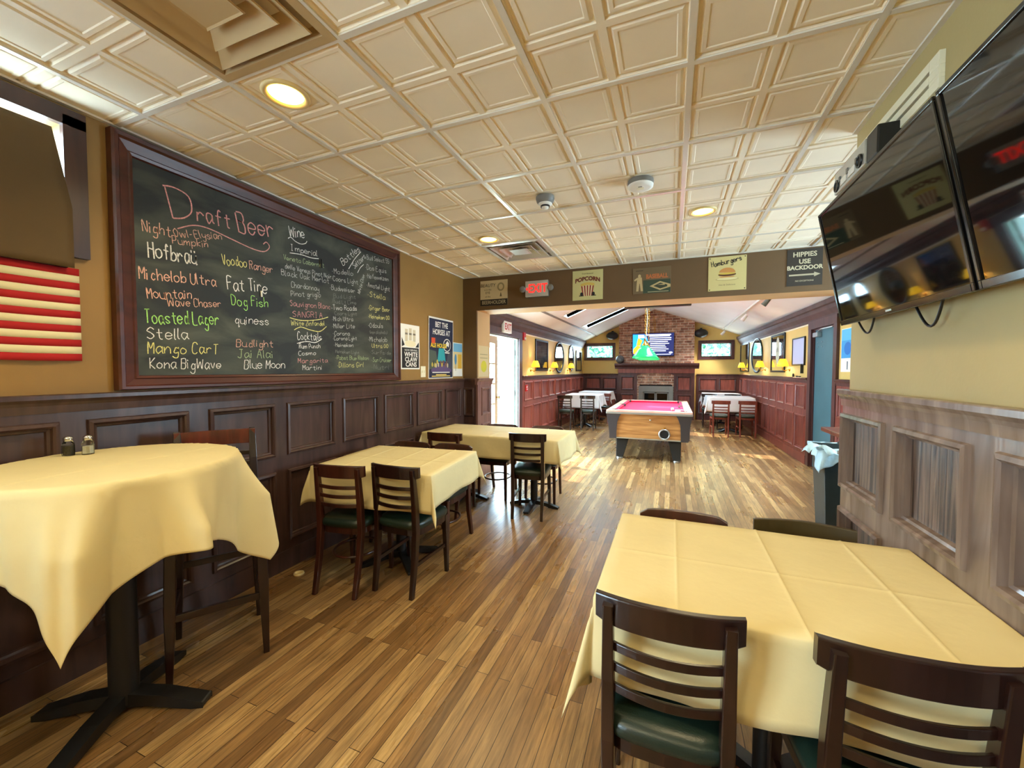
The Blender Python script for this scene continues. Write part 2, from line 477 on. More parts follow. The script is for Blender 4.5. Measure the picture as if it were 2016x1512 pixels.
# ------------------------------------------------------------------ mesh helpers
class MB:
    """collects faces, then links them as ONE mesh object"""

    def __init__(self, xf=None):
        self.v, self.f, self.m, self.s, self.mats, self.xf = [], [], [], [], [], xf

    def _mi(self, m):
        if m not in self.mats:
            self.mats.append(m)
        return self.mats.index(m)

    def add(self, vs, fs, m, smooth=False):
        o = len(self.v)
        k = self._mi(m)
        self.v += [tuple(self.xf(*p)) if self.xf else tuple(p) for p in vs]
        for f in fs:
            self.f.append([i + o for i in f])
            self.m.append(k)
            self.s.append(smooth)
        return self

    def box(self, x0, x1, y0, y1, z0, z1, m):
        vs = [(x0, y0, z0), (x1, y0, z0), (x1, y1, z0), (x0, y1, z0), (x0, y0, z1), (x1, y0, z1), (x1, y1, z1), (x0, y1, z1)]
        return self.add(vs, [(0, 3, 2, 1), (4, 5, 6, 7), (0, 1, 5, 4), (1, 2, 6, 5), (2, 3, 7, 6), (3, 0, 4, 7)], m)

    def quad(self, a, b, c, d, m):
        return self.add([a, b, c, d], [(0, 1, 2, 3)], m)

    def poly(self, pts, m):
        return self.add(pts, [tuple(range(len(pts)))], m)

    def prism(self, pts, ext, m, smooth=False):
        """pts: list of 3D points (planar polygon), ext: 3D extrusion vector"""
        n = len(pts)
        e = Vector(ext)
        vs = [tuple(p) for p in pts] + [tuple(Vector(p) + e) for p in pts]
        self.add(vs, [tuple(range(n - 1, -1, -1)), tuple(range(n, 2 * n))], m)
        return self.add(vs, [(i, (i + 1) % n, n + (i + 1) % n, n + i) for i in range(n)], m, smooth)

    def loft(self, rings, m, smooth=True, caps=True, closed=True):
        n = len(rings[0])
        vs = [p for r in rings for p in r]
        fs = []
        for k in range(len(rings) - 1):
            for i in range(n if closed else n - 1):
                j = (i + 1) % n
                fs.append((k * n + i, k * n + j, (k + 1) * n + j, (k + 1) * n + i))
        self.add(vs, fs, m, smooth)
        if caps:
            self.add(rings[0], [tuple(range(n - 1, -1, -1))], m)
            self.add(rings[-1], [tuple(range(n))], m)
        return self

    def tube(self, pts, r, m, seg=8, flat=None, closed=False):
        """round tube (or box section flat=(w,h)) along pts; r may be a list"""
        pts = [Vector(p) for p in pts]
        n = len(pts)
        rings = []
        up = None
        for i, p in enumerate(pts):
            if closed:
                t = pts[(i + 1) % n] - pts[i - 1]
            else:
                t = pts[min(i + 1, n - 1)] - pts[max(i - 1, 0)]
            t.normalize()
            if up is None:
                up = Vector((0, 0, 1)) if abs(t.z) < 0.9 else Vector((0, 1, 0))
            a = t.cross(up)
            a.normalize()
            b = a.cross(t)
            up = b.copy()
            rr = r[i] if isinstance(r, (list, tuple)) else r
            if flat:
                w, h = flat[0] / 2 * rr, flat[1] / 2 * rr
                rings.append([tuple(p + a * sx * w + b * sy * h) for sx, sy in ((-1, -1), (1, -1), (1, 1), (-1, 1))])
            else:
                rings.append([tuple(p + a * math.cos(2 * PI * k / seg) * rr + b * math.sin(2 * PI * k / seg) * rr) for k in range(seg)])
        if closed:
            rings.append(rings[0])
        return self.loft(rings, m, smooth=not flat, caps=not closed)

    def lathe(self, prof, c, m, seg=20, axis='z', smooth=True):
        """prof: (radius, height) pairs around the point c"""
        rings = []
        for r, h in prof:
            ring = []
            for k in range(seg):
                a = 2 * PI * k / seg
                x, y = math.cos(a) * r, math.sin(a) * r
                q = (x, y, h) if axis == 'z' else ((h, x, y) if axis == 'x' else (x, h, y))
                ring.append((c[0] + q[0], c[1] + q[1], c[2] + q[2]))
            rings.append(ring)
        return self.loft(rings, m, smooth, True)

    def ball(self, c, rx, ry, rz, m, nu=16, nv=10):
        pr = []
        for j in range(1, nv):
            a = PI * j / nv
            pr.append((math.sin(a), -math.cos(a)))
        rings = [[(c[0] + math.cos(2 * PI * k / nu) * r * rx, c[1] + math.sin(2 * PI * k / nu) * r * ry, c[2] + h * rz) for k in range(nu)] for r, h in pr]
        return self.loft(rings, m, True, True)

    def grid(self, fn, us, vs, m, smooth=True):
        nu, nv = len(us), len(vs)
        pts = [fn(u, v) for v in vs for u in us]
        return self.add(pts, [(j * nu + i, j * nu + i + 1, (j + 1) * nu + i + 1, (j + 1) * nu + i) for j in range(nv - 1) for i in range(nu - 1)], m, smooth)

    def build(self, name, parent=None, bevel=0.0, solid=0.0, loc=None, seg=2):
        me = bpy.data.meshes.new(name)
        o = (0, 0, 0) if loc is None else loc
        me.from_pydata([(p[0] - o[0], p[1] - o[1], p[2] - o[2]) for p in self.v], [], self.f)
        for mm in self.mats:
            me.materials.append(mm)
        me.polygons.foreach_set('material_index', self.m)
        me.polygons.foreach_set('use_smooth', self.s)
        me.update()
        ob = bpy.data.objects.new(name, me)
        COL.objects.link(ob)
        ob.location = o
        if parent:
            ob.parent = parent
        if solid:
            sm = ob.modifiers.new('thickness', 'SOLIDIFY')
            sm.thickness = solid
            sm.offset = 0
        if bevel:
            bm = ob.modifiers.new('edges', 'BEVEL')
            bm.width = bevel
            bm.segments = seg
            bm.limit_method = 'ANGLE'
        return ob


def tag(o, label=None, cat=None, group=None, kind=None):
    if label:
        o['label'] = label
    if cat:
        o['category'] = cat
    if group:
        o['group'] = group
    if kind:
        o['kind'] = kind
    return o


def struct(o):
    o['kind'] = 'structure'
    return o


def thing(name, label, cat, loc=(0, 0, 0), rotz=0.0, group=None):
    o = bpy.data.objects.new(name, None)
    o.empty_display_size = 0.1
    COL.objects.link(o)
    o.location = loc
    o.rotation_euler = (0, 0, rotz)
    return tag(o, label, cat, group)


def kids(o):
    return [c for c in COL.objects if c.parent == o]


def dup(root, loc, rotz, label, group=None):
    r = root.copy()
    COL.objects.link(r)
    r.location = loc
    r.rotation_euler = (0, 0, rotz)
    tag(r, label, None, group)
    for ch in kids(root):
        c = ch.copy()
        COL.objects.link(c)
        c.parent = r
        for g in kids(ch):
            d = g.copy()
            COL.objects.link(d)
            d.parent = c
    return r


def cells(a0, a1, b0, b1, holes):
    """rectangle a x b cut by holes -> list of solid cells"""
    A = sorted({a0, a1, *[h[0] for h in holes], *[h[1] for h in holes]})
    B = sorted({b0, b1, *[h[2] for h in holes], *[h[3] for h in holes]})
    A = [x for x in A if a0 <= x <= a1]
    B = [x for x in B if b0 <= x <= b1]
    out = []
    for i in range(len(A) - 1):
        for j in range(len(B) - 1):
            ca, cb = (A[i] + A[i + 1]) / 2, (B[j] + B[j + 1]) / 2
            if not any(h[0] < ca < h[1] and h[2] < cb < h[3] for h in holes):
                out.append((A[i], A[i + 1], B[j], B[j + 1]))
    return out


def lerp(a, b, t):
    return a + (b - a) * t


# wall frames: (s along the wall, o out of the wall, z)
XL, XR, YH = -2.635, 0.875, 4.83
FXL, FY = -2.70, 13.0
def m_left(s, o, z): return (XL + o, s, z)
def m_right(s, o, z): return (XR - o, s, z)
def m_head(s, o, z): return (s, YH - o, z)
def m_fl(s, o, z): return (FXL + o, s, z)
def m_fr(s, o, z): return (1.975 - 0.028 * (s - 7.24) - o, s + 0.028 * -o, z)
def m_far(s, o, z): return (s, FY - o, z)
def m_jamb(s, o, z): return (-2.43 + o, s, z)


def panel_wall(mb, s0, s1, cols, rows, m, mp, z1=1.27, base=0.14, sunk=0.008):
    """wainscot: slab with openings, sunk panels and moulded frames"""
    holes = [(a, b, c, d) for a, b in cols for c, d in rows]
    for a, b, c, d in cells(s0, s1, 0.0, z1, holes):
        mb.box(a, b, min(0, sunk), 0.026, c, d, m)
    for a, b, c, d in holes:
        mb.quad((a, sunk, c), (b, sunk, c), (b, sunk, d), (a, sunk, d), mp)
        prof = [(-0.014, 0.026), (-0.010, 0.040), (0.004, 0.044), (0.012, 0.036), (0.016, 0.022 + min(0, sunk)), (0.026, 0.018 + min(0, sunk)), (0.030, sunk)]
        rings = [[(a + k, o, c + k), (b - k, o, c + k), (b - k, o, d - k), (a + k, o, d - k)] for k, o in prof]
        mb.loft(rings, m, smooth=False, caps=False)
    mb.box(s0, s1, 0.0, 0.040, 0.0, base, m)


def rail(mb, s0, s1, m, z=1.345, deep=0.052):
    p = [(0.0, z - 0.085), (0.030, z - 0.085), (0.034, z - 0.05), (deep - 0.012, z - 0.036), (deep, z - 0.022), (deep, z - 0.004), (deep - 0.004, z), (0.0, z)]
    r0 = [(s0, o, h) for o, h in p]
    r1 = [(s1, o, h) for o, h in p]
    mb.loft([r0, r1], m, smooth=False)


# ------------------------------------------------------------------ lettering
def letters(txt, size, m, mp, name='lettering', parent=None, align='CENTER', sx=1.0, depth=0.0012, bold=0.0, shear=0.0):
    """printed type: flat letters in the local frame (x along, y up) mapped by mp(x, y, o)"""
    cu = bpy.data.curves.new('type', 'FONT')
    cu.body = txt
    cu.size = size
    cu.align_x = align
    cu.align_y = 'CENTER'
    cu.resolution_u = 3
    cu.offset = bold
    cu.shear = shear
    cu.space_line = 0.82
    to = bpy.data.objects.new('type', cu)
    COL.objects.link(to)
    dg = bpy.context.evaluated_depsgraph_get()
    dg.update()
    me = to.evaluated_get(dg).to_mesh()
    vs = [mp(v.co.x * sx, v.co.y, depth) for v in me.vertices]
    fs = [tuple(p.vertices) for p in me.polygons]
    to.evaluated_get(dg).to_mesh_clear()
    bpy.data.objects.remove(to)
    bpy.data.curves.remove(cu)
    mb = MB()
    mb.add(vs, fs, m)
    return mb.build(name, parent)


GL = {'a': '46371705132345,474453', 'b': '0A03,052746442304', 'c': '46271514233344', 'd': '46271514234446,4A4453', 'e': '0545462706042344', 'f': '493A2823,0747', 'g': '46271514234446,47412001', 'h': '0A03,05274643',
      'i': '0703,0908', 'j': '27211001,2928', 'k': '0A03,4705,0543', 'l': '0A0413', 'm': '0703,05273633,35576663', 'n': '0703,05274643', 'o': '27060423444627', 'p': '0700,052746442304', 'q': '46271514234446,474051',
      'r': '0703,052746', 's': '46270625442304', 't': '29243343,0747', 'u': '0704234447,474353', 'v': '072347', 'w': '0713375367', 'x': '0743,4703', 'y': '07052445,47412001', 'z': '07470343', 'ü': '0704234447,474353,0908,3938',
      'A': '032A43,1636', 'B': '0A03,0A3A483707,0737453303', 'C': '493A1A0805133344', 'D': '0A03,0A2A48452303', 'E': '4A0A0343,0737', 'F': '4A0A03,0737', 'G': '493A1A080513334546,4626', 'H': '0A03,4A43,0747', 'I': '1A13,0A2A,0323',
      'J': '3A342304,1A4A', 'K': '0A03,4A06,0643', 'L': '0A0343', 'M': '030A264A43', 'N': '030A434A', 'O': '2A08052345482A', 'P': '0A03,0A3A483606', 'Q': '2A08052345482A,2543', 'R': '0A03,0A3A483707,2743', 'S': '492A0827452304',
      'T': '0A4A,2A23', 'U': '0A0523454A', 'V': '0A234A', 'W': '0A1338536A', 'X': '0A43,4A03', 'Y': '0A264A,2623', 'Z': '0A4A0343', '0': '2A08052345482A', '5': '4A0A0737453304', '-': '0636', '.': '0605', '(': '2A080523', ')': '0A282503'}


def smooth_line(p, n=4):
    if len(p) < 3:
        return p
    q = [p[0]] + list(p) + [p[-1]]
    out = []
    for i in range(1, len(q) - 2):
        for k in range(n):
            t = k / n
            out.append(tuple(0.5 * (2 * q[i][j] + (q[i + 1][j] - q[i - 1][j]) * t + (2 * q[i - 1][j] - 5 * q[i][j] + 4 * q[i + 1][j] - q[i + 2][j]) * t * t + (3 * q[i][j] - q[i - 1][j] - 3 * q[i + 1][j] + q[i + 2][j]) * t ** 3) for j in (0, 1)))
    out.append(p[-1])
    return out


def ribbon(mb, pts, w, mp, m, off):
    n = len(pts)
    L, Rr = [], []
    for i, p in enumerate(pts):
        a, b = pts[max(i - 1, 0)], pts[min(i + 1, n - 1)]
        dx, dy = b[0] - a[0], b[1] - a[1]
        d = math.hypot(dx, dy) or 1e-6
        k = w / 2 * (0.85 + 0.3 * random.random())
        L.append(mp(p[0] - dy / d * k, p[1] + dx / d * k, off))
        Rr.append(mp(p[0] + dy / d * k, p[1] - dx / d * k, off))
    mb.add(L + Rr, [(i, i + 1, n + i + 1, n + i) for i in range(n - 1)], m)


def hand_text(txt, p0, p1, h, m, mp, parent, w=0.007, off=0.0015):
    """one handwritten line between two points of the board"""
    adv = []
    x = 0.0
    for c in txt:
        adv.append(x)
        x += 3.0 if c == ' ' else ((8.2 if c in 'mwW' else (2.6 if c in 'il.(' else 5.8)))
    tot = x - 1.4
    dx, dy = p1[0] - p0[0], p1[1] - p0[1]
    ln = math.hypot(dx, dy)
    ux, uy = dx / ln, dy / ln
    kx, ky = ln / tot, h / 7.0
    mb = MB()
    for c, a in zip(txt, adv):
        if c not in GL:
            continue
        jy = random.uniform(-0.4, 0.4)
        sl = random.uniform(0.0, 0.12)
        for st in GL[c].split(','):
            pts = [(int(st[i], 16), int(st[i + 1], 16) - 3) for i in range(0, len(st), 2)]
            pts = smooth_line([(px + random.uniform(-.25, .25), py + random.uniform(-.25, .25)) for px, py in pts])
            q = []
            for px, py in pts:
                X_, Y_ = (a + px + sl * py) * kx, (py + jy) * ky
                q.append((p0[0] + ux * X_ - uy * Y_, p0[1] + uy * X_ + ux * Y_))
            ribbon(mb, q, w, mp, m, off)
    return mb.build('chalk_writing', parent)


# ================================================================== THE SETTING
struct(MB().box(-2.75, 3.4, -2.7, 13.1, -0.06, 0.0, MT['floor']).build('floor'))
struct(MB().box(-12, -2.75, 0, 22, -0.12, -0.06, MT['patio']).box(-2.75, 6, 13.1, 22, -0.12, -0.06, MT['patio']).build('patio_ground'))

# walls of the front room
mb = MB(m_left)
for a, b, c, d in cells(-2.7, YH, 0, 2.74, [(-0.75, 0.985, 1.98, 2.585), (-2.5, -0.8, 0.95, 2.3)]):
    mb.box(a, b, -0.11, 0.0, c, d, MT['gold'])
struct(mb.build('wall_left'))
struct(MB().box(XR, 1.02, -2.6, 2.63, 1.28, 2.74, MT['khaki']).box(XR + .045, 1.02, -2.6, 2.63, 0, 1.28, MT['khaki']).build('wall_right'))
mb = MB()
for a, b, c, d in cells(-2.6, YH, 0, 2.74, [(2.95, 4.55, 1.1, 2.35)]):
    mb.box(3.3, 3.4, a, b, c, d, MT['gold'])
struct(mb.build('wall_bar'))
f = MB()
for y0, y1, z0, z1 in ((2.95, 3.0, 1.1, 2.35), (4.5, 4.55, 1.1, 2.35), (2.95, 4.55, 1.1, 1.15), (2.95, 4.55, 2.3, 2.35), (3.73, 3.77, 1.1, 2.35)):
    f.box(3.32, 3.37, y0, y1, z0, z1, MT['winwhite'])
w = struct(f.build('window_10'))  # unseen window, added to throw daylight on the ochre wall and ceiling
MB().quad((3.345, 2.95, 1.1), (3.345, 4.55, 1.1), (3.345, 4.55, 2.35), (3.345, 2.95, 2.35), MT['glass']).build('window_pane', w)
struct(MB().box(-2.75, 3.4, -2.7, -2.6, 0, 2.74, MT['gold']).build('wall_front'))
mb = MB()
for a, b, c, d in cells(-2.75, 3.4, 0, 3.6, [(-2.43, 2.03, 0, 2.25)]):
    mb.box(a, b, YH, YH + 0.03, c, d, MT['header'])
    mb.box(a, b, YH + 0.03, 5.25, c, d, MT['reveal'])
struct(mb.build('wall_header'))

# ceiling of pressed tiles in a white grid
ZC = 2.688
TS = 0.6096
X0, Y0 = -1.775, 1.184
mb = MB()
VENTS = [(0, -1), (0, 4)]
xl, xr_, yb, yt = XL, 3.3, -2.6, YH


def clampx(v): return min(max(v, xl), xr_)
def clampy(v): return min(max(v, yb), yt)


for i in range(-2, 9):
    for j in range(-7, 6):
        if (i, j) in VENTS:
            continue
        for ci in range(2):
            for cj in range(2):
                ax, ay = X0 + i * TS + ci * TS / 2, Y0 + j * TS + cj * TS / 2
                bx, by = ax + TS / 2, ay + TS / 2
                if bx <= xl or ax >= xr_ or by <= yb or ay >= yt:
                    continue
                prof = [(0, 0), (0.015, 0), (0.018, 0.010), (0.026, 0.010), (0.036, 0.001), (0.050, 0.001), (0.054, 0.004)]
                rings = [[(clampx(p), clampy(q), ZC + h) for p, q in ((ax + d, ay + d), (bx - d, ay + d), (bx - d, by - d), (ax + d, by - d))] for d, h in prof]
                mb.loft(rings, MT['tile'], smooth=False, caps=False)
                mb.add(rings[-1], [(0, 1, 2, 3)], MT['tile'])
mb.box(xl, xr_, yb, yt, ZC + 0.03, ZC + 0.05, MT['tile'])
ceil = struct(mb.build('ceiling'))
g = MB()
for i in range(-2, 10):
    x = X0 + i * TS
    if xl < x < xr_:
        g.box(x - 0.012, x + 0.012, yb, yt, ZC - 0.007, ZC + 0.002, MT['tbar'])
for j in range(-7, 7):
    y = Y0 + j * TS
    if yb < y < yt:
        g.box(xl, xr_, y - 0.012, y + 0.012, ZC - 0.0065, ZC + 0.002, MT['tbar'])
g.build('ceiling_grid', ceil)
g = MB()
g.box(xl, xl + 0.025, yb, yt, ZC - 0.008, ZC + 0.002, MT['tbar']).box(xl, xr_, yt - 0.02, yt, ZC - 0.008, ZC + 0.002, MT['tbar']).box(XR - 0.022, XR, yb, 2.63, ZC - 0.008, ZC + 0.002, MT['tbar'])
g.build('wall_angle', ceil)

# wainscot and rails of the front room
mb = MB(m_left)
cols = [(-0.68, -0.38), (-0.3, 0.15), (0.25, 0.39), (0.47, 0.925), (1.045, 1.455), (1.59, 2.0), (2.12, 2.545), (2.655, 3.08), (3.187, 3.64), (3.732, 4.225), (4.325, 4.69)]
panel_wall(mb, -0.76, YH, cols, [(0.215, 0.715), (0.85, 1.205)], MT['wains'], MT['wains'])
struct(mb.build('wainscot_left'))
mb = MB(m_left)
rail(mb, -0.76, YH, MT['wains'])
struct(mb.build('trim_1'))
mb = MB(m_right)
panel_wall(mb, -2.6, 2.63, [(2.185, 2.615), (1.655, 2.07), (1.09, 1.515), (0.55, 0.95), (0.0, 0.42), (-0.55, -0.13), (-1.1, -0.68)], [(0.215, 0.725), (0.855, 1.222)], MT['wains_r'], MT['oak'], z1=1.28, sunk=-0.008)
struct(mb.build('wainscot_right'))
mb = MB(m_right)
rail(mb, -2.6, 2.645, MT['wains_r'], z=1.36)
struct(mb.build('trim_2'))
# stub of wall beside the wide opening and the jamb it turns into
mb = MB(m_head)
panel_wall(mb, XL, -2.43, [(-2.60, -2.47)], [(0.215, 0.715), (0.85, 1.205)], MT['wains'], MT['wains'])
rail(mb, XL, -2.43, MT['wains'])
struct(mb.build('wainscot_stub'))
mb = MB(m_jamb)
panel_wall(mb, YH - 0.02, 5.25, [(4.93, 5.17)], [(0.215, 0.715), (0.85, 1.205)], MT['plum'], MT['plum'])
rail(mb, YH - 0.05, 5.27, MT['plum'])
struct(mb.build('wainscot_jamb'))

# far room walls
mb = MB(m_fl)
DL0, DL1, DH = 5.36, 7.10, 2.04
for a, b, c, d in cells(5.25, 13.1, 0, 2.6, [(DL0, DL1, 0, DH)]):
    mb.box(a, b, -0.14, 0.0, c, d, MT['yellow'])
struct(mb.build('wall_far_left'))
mb = MB(m_fr)
for a, b, c, d in cells(5.25, 13.05, 0, 2.6, [(6.47, 7.30, 0, 2.07)]):
    mb.box(a, b, -0.12, 0.0, c, d, MT['yellow'])
struct(mb.build('wall_far_right'))
mb = MB(m_far)
WIN = [(-2.57, -1.735, 1.84, 2.24), (0.785, 1.575, 1.845, 2.25)]
for a, b, c, d in cells(-2.84, 2.1, 0, 3.6, WIN):
    mb.box(a, b, -0.12, 0.0, c, d, MT['yellow'])
struct(mb.build('wall_far'))

# sloping plaster ceiling with two skylights, and added unseen ones in the right slope
EV, RG, RX = 2.35, 3.27, -0.5


def m_sl(s, o, t):
    k = (RG - EV) / (RX - FXL)
    n = Vector((k, 0, -1)).normalized()
    return (FXL - 0.02 + t * (RX - FXL + 0.02) + n.x * o, s, EV + t * (RG - EV) + n.z * o)


def m_sr(s, o, t):
    k = (RG - EV) / (2.02 - RX)
    n = Vector((-k, 0, -1)).normalized()
    return (2.08 + t * (RX - 2.08) + n.x * o, s, EV + t * (RG - EV) + n.z * o)


SKY = [(8.24, 8.60, 0.27, 0.74), (10.30, 10.86, 0.27, 0.74)]
mb = MB(m_sl)
for a, b, c, d in cells(5.25, 13.0, 0, 1, SKY):
    mb.box(a, b, -0.08, 0.0, c, d, MT['white'])
ceil2 = struct(mb.build('ceiling_far_left'))
mb = MB(m_sr)
SKR_ADDED = [(5.50, 6.60, 0.45, 0.78), (6.80, 7.90, 0.45, 0.78), (8.10, 9.0, 0.58, 0.82)]  # hidden skylights, added to brighten the far room
for a, b, c, d in cells(5.25, 13.0, 0, 1, SKR_ADDED):
    mb.box(a, b, -0.08, 0.0, c, d, MT['white'])
struct(mb.build('ceiling_far_right'))
for q, (a, b, c, d, msk) in enumerate([k + (m_sl,) for k in SKY] + [k + (m_sr,) for k in SKR_ADDED]):
    f = MB(msk)
    for s0, s1, t0, t1 in ((a - .03, a, c - .02, d + .02), (b, b + .03, c - .02, d + .02), (a, b, c - .02, c), (a, b, d, d + .02)):
        f.box(s0, s1, -0.16, 0.012, t0, t1, MT['winwhite'])
    w = struct(f.build('window_%d' % (4 + q)))  # after the left-slope pair come the added right-slope skylights
    MB(msk).quad((a, -.13, c), (b, -.13, c), (b, -.13, d), (a, -.13, d), MT['glass']).build('window_pane', w)
mb = MB(m_sl)
mb.box(5.25, 13.0, 0.0, 0.012, 0.205, 0.222, MT['conduit'])
struct(mb.build('trim_3'))


def crown(mp, s0, s1, name):
    mb = MB(mp)
    p = [(0, 2.175), (0.02, 2.175), (0.03, 2.215), (0.075, 2.275), (0.09, 2.325), (0.12, 2.335), (0.12, 2.40), (0, 2.36)]
    mb.loft([[(s0, o, z) for o, z in p], [(s1, o, z) for o, z in p]], MT['crown'], smooth=False)
    mb.box(s0, s1, 0, 0.012, 2.150, 2.175, MT['cream'])
    return struct(mb.build(name))


crown(m_fl, 5.25, 13.0, 'trim_4')
crown(m_fr, 5.25, 13.0, 'trim_5')

rows2 = [(0.20, 0.735), (0.86, 1.215)]
mb = MB(m_fl)
panel_wall(mb, 7.27, 13.0, [(7.37 + 0.565 * k, 7.37 + 0.565 * k + 0.47) for k in range(10)], rows2, MT['mahog'], MT['mahog'])
struct(mb.build('wainscot_far_left'))
mb = MB(m_fl)
rail(mb, 7.27, 13.0, MT['mahogd'])
struct(mb.build('trim_6'))
mb = MB(m_fr)
panel_wall(mb, 7.42, 13.0, [(7.50 + 0.55 * k, 7.50 + 0.55 * k + 0.45) for k in range(10)], rows2, MT['mahog'], MT['mahog'])
struct(mb.build('wainscot_far_right'))
mb = MB(m_fr)
rail(mb, 7.42, 13.0, MT['mahogd'])
panel_wall(mb, 5.25, 6.36, [(5.35, 5.75), (5.85, 6.28)], rows2, MT['mahog'], MT['mahog'])
rail(mb, 5.25, 6.36, MT['mahogd'])
struct(mb.build('trim_7'))
mb = MB(m_far)
panel_wall(mb, FXL, -1.55, [(-2.58, -2.12), (-2.03, -1.62)], rows2, MT['mahogd'], MT['mahog'])
rail(mb, FXL, -1.55, MT['mahogd'])
struct(mb.build('wainscot_far_fireplace'))
mb = MB(m_far)
panel_wall(mb, 0.68, 1.80, [(0.76, 1.20), (1.29, 1.70)], rows2, MT['mahogd'], MT['mahog'])
rail(mb, 0.68, 1.80, MT['mahogd'])
struct(mb.build('wainscot_far_corner'))

# far windows with dark casings
for q, (a, b, c, d) in enumerate(WIN):
    f = MB(m_far)
    for x0, x1, z0, z1 in ((a - .075, a, c - .075, d + .075), (b, b + .075, c - .075, d + .075), (a, b, c - .075, c), (a, b, d, d + .075)):
        f.box(x0, x1, -0.06, 0.03, z0, z1, MT['mahogd'])
    for x0, x1, z0, z1 in ((a, a + .025, c, d), (b - .025, b, c, d), (a, b, c, c + .025), (a, b, d - .025, d)):
        f.box(x0, x1, -0.07, -0.03, z0, z1, MT['mahogd'])
    w = struct(f.build('window_%d' % (2 + q)))
    MB(m_far).quad((a, -.05, c), (b, -.05, c), (b, -.05, d), (a, -.05, d), MT['glass']).build('window_pane', w)

# side window by the flag: casing, pane
f = MB(m_left)
f.box(0.985, 1.065, 0, 0.03, 1.985, 2.63, MT['casing']).box(-0.87, 1.065, 0, 0.03, 2.585, 2.66, MT['casing']).box(-0.87, -0.79, 0, 0.03, 1.985, 2.63, MT['casing'])
f.box(-0.79, -0.75, -0.10, 0.02, 1.98, 2.6, MT['casing']).box(-0.79, 0.985, -0.10, 0.03, 1.93, 1.98, MT['casing'])
f.box(0.972, 0.976, -0.09, -0.085, 1.98, 2.585, MT['casing']).box(-0.75, 0.985, -0.09, -0.085, 2.570, 2.575, MT['casing'])
w = struct(f.build('window_1'))
MB(m_left).quad((-.75, -.07, 1.98), (.985, -.07, 1.98), (.985, -.07, 2.585), (-.75, -.07, 2.585), MT['glass']).build('window_pane', w)
f = MB(m_left)
for y0, y1, z0, z1 in ((-2.5, -2.45, .95, 2.3), (-.85, -.8, .95, 2.3), (-2.5, -.8, .95, 1.0), (-2.5, -.8, 2.25, 2.3), (-2.5, -.8, 1.6, 1.64), (-1.67, -1.63, .95, 2.3)):
    f.box(y0, y1, -.09, -.04, z0, z1, MT['winwhite'])
w = struct(f.build('window_9'))
MB(m_left).quad((-2.5, -.065, .95), (-.8, -.065, .95), (-.8, -.065, 2.3), (-2.5, -.065, 2.3), MT['glass']).build('window_pane', w)
sh = MB(m_left)


def shade_pt(u, v):
    s = lerp(-0.86, lerp(1.000, 0.942, max(0, (v - .45) / .55)), u)
    return (s, 0.045 + 0.006 * math.sin(u * 26) * (1 - v * .6), lerp(1.93, 2.542, v))


sh.grid(shade_pt, [k / 60 for k in range(61)], [k / 20 for k in range(21)], MT['shade'])
o = sh.build('window_shade', solid=0.003)
tag(o, 'brown cloth shade hung askew over the side window, daylight along its top edge', 'window shade')

# French doors: one leaf shut, one leaf swung out
def french_leaf(mp, name, paint):
    mb = MB(mp)
    w = 0.865
    for a, b, c, d in cells(0, w, 0.02, 2.02, [(0.11, w - 0.11, 0.22, 1.90)]):
        mb.box(a, b, 0, 0.045, c, d, paint)
    mb.box(w / 2 - .012, w / 2 + .012, 0.008, 0.037, 0.22, 1.90, paint)
    for k in range(1, 5):
        z = 0.22 + 1.68 * k / 5
        mb.box(0.11, w - 0.11, 0.008, 0.037, z - .012, z + .012, paint)
    d = struct(mb.build(name))
    MB(mp).quad((.11, .022, .22), (w - .11, .022, .22), (w - .11, .022, 1.9), (.11, .022, 1.9), MT['glass']).build('door_pane', d)
    h = MB(mp)
    h.lathe([(0.028, -0.055), (0.03, -0.045), (0.012, -0.03), (0.012, 0.0)], (w - .055, 0.0, 1.0), MT['brass'], 14, axis='y')
    h.build('door_knob', d)
    return d


french_leaf(lambda x, y, z: (-2.76 + y * -1 + 0.02, 5.365 + x, z), 'door_1', MT['doortan'])
th = R(98)
d2 = french_leaf(lambda x, y, z: (-2.755 - math.sin(th) * x - math.cos(th) * y * 1.0, 7.085 - math.cos(th) * x + math.sin(th) * y - 0.045, z), 'door_2', MT['doorgrn2'])
for hz in (0.28, 1.02, 1.78):
    MB().lathe([(0.010, -0.05), (0.010, 0.05)], (-2.745, 7.082, hz), MT['hinge'], 10).box(-2.785, -2.75, 7.04, 7.09, hz - .045, hz + .045, MT['hinge']).build('door_hinge', d2)
f = MB(m_fl)
f.box(7.10, 7.26, 0, 0.03, 0, 2.17, MT['mahogd']).box(5.25, 7.26, 0, 0.032, 2.05, 2.17, MT['mahogd']).box(5.25, 5.36, 0, 0.03, 0, 2.17, MT['mahogd'])
f.box(7.075, 7.10, -0.14, 0.0, 0, 2.05, MT['doorgreen']).box(5.345, 5.37, -0.14, 0.0, 0, 2.05, MT['winwhite']).box(5.36, 7.1, -0.14, 0.0, 2.03, 2.05, MT['winwhite'])
struct(f.build('trim_8'))

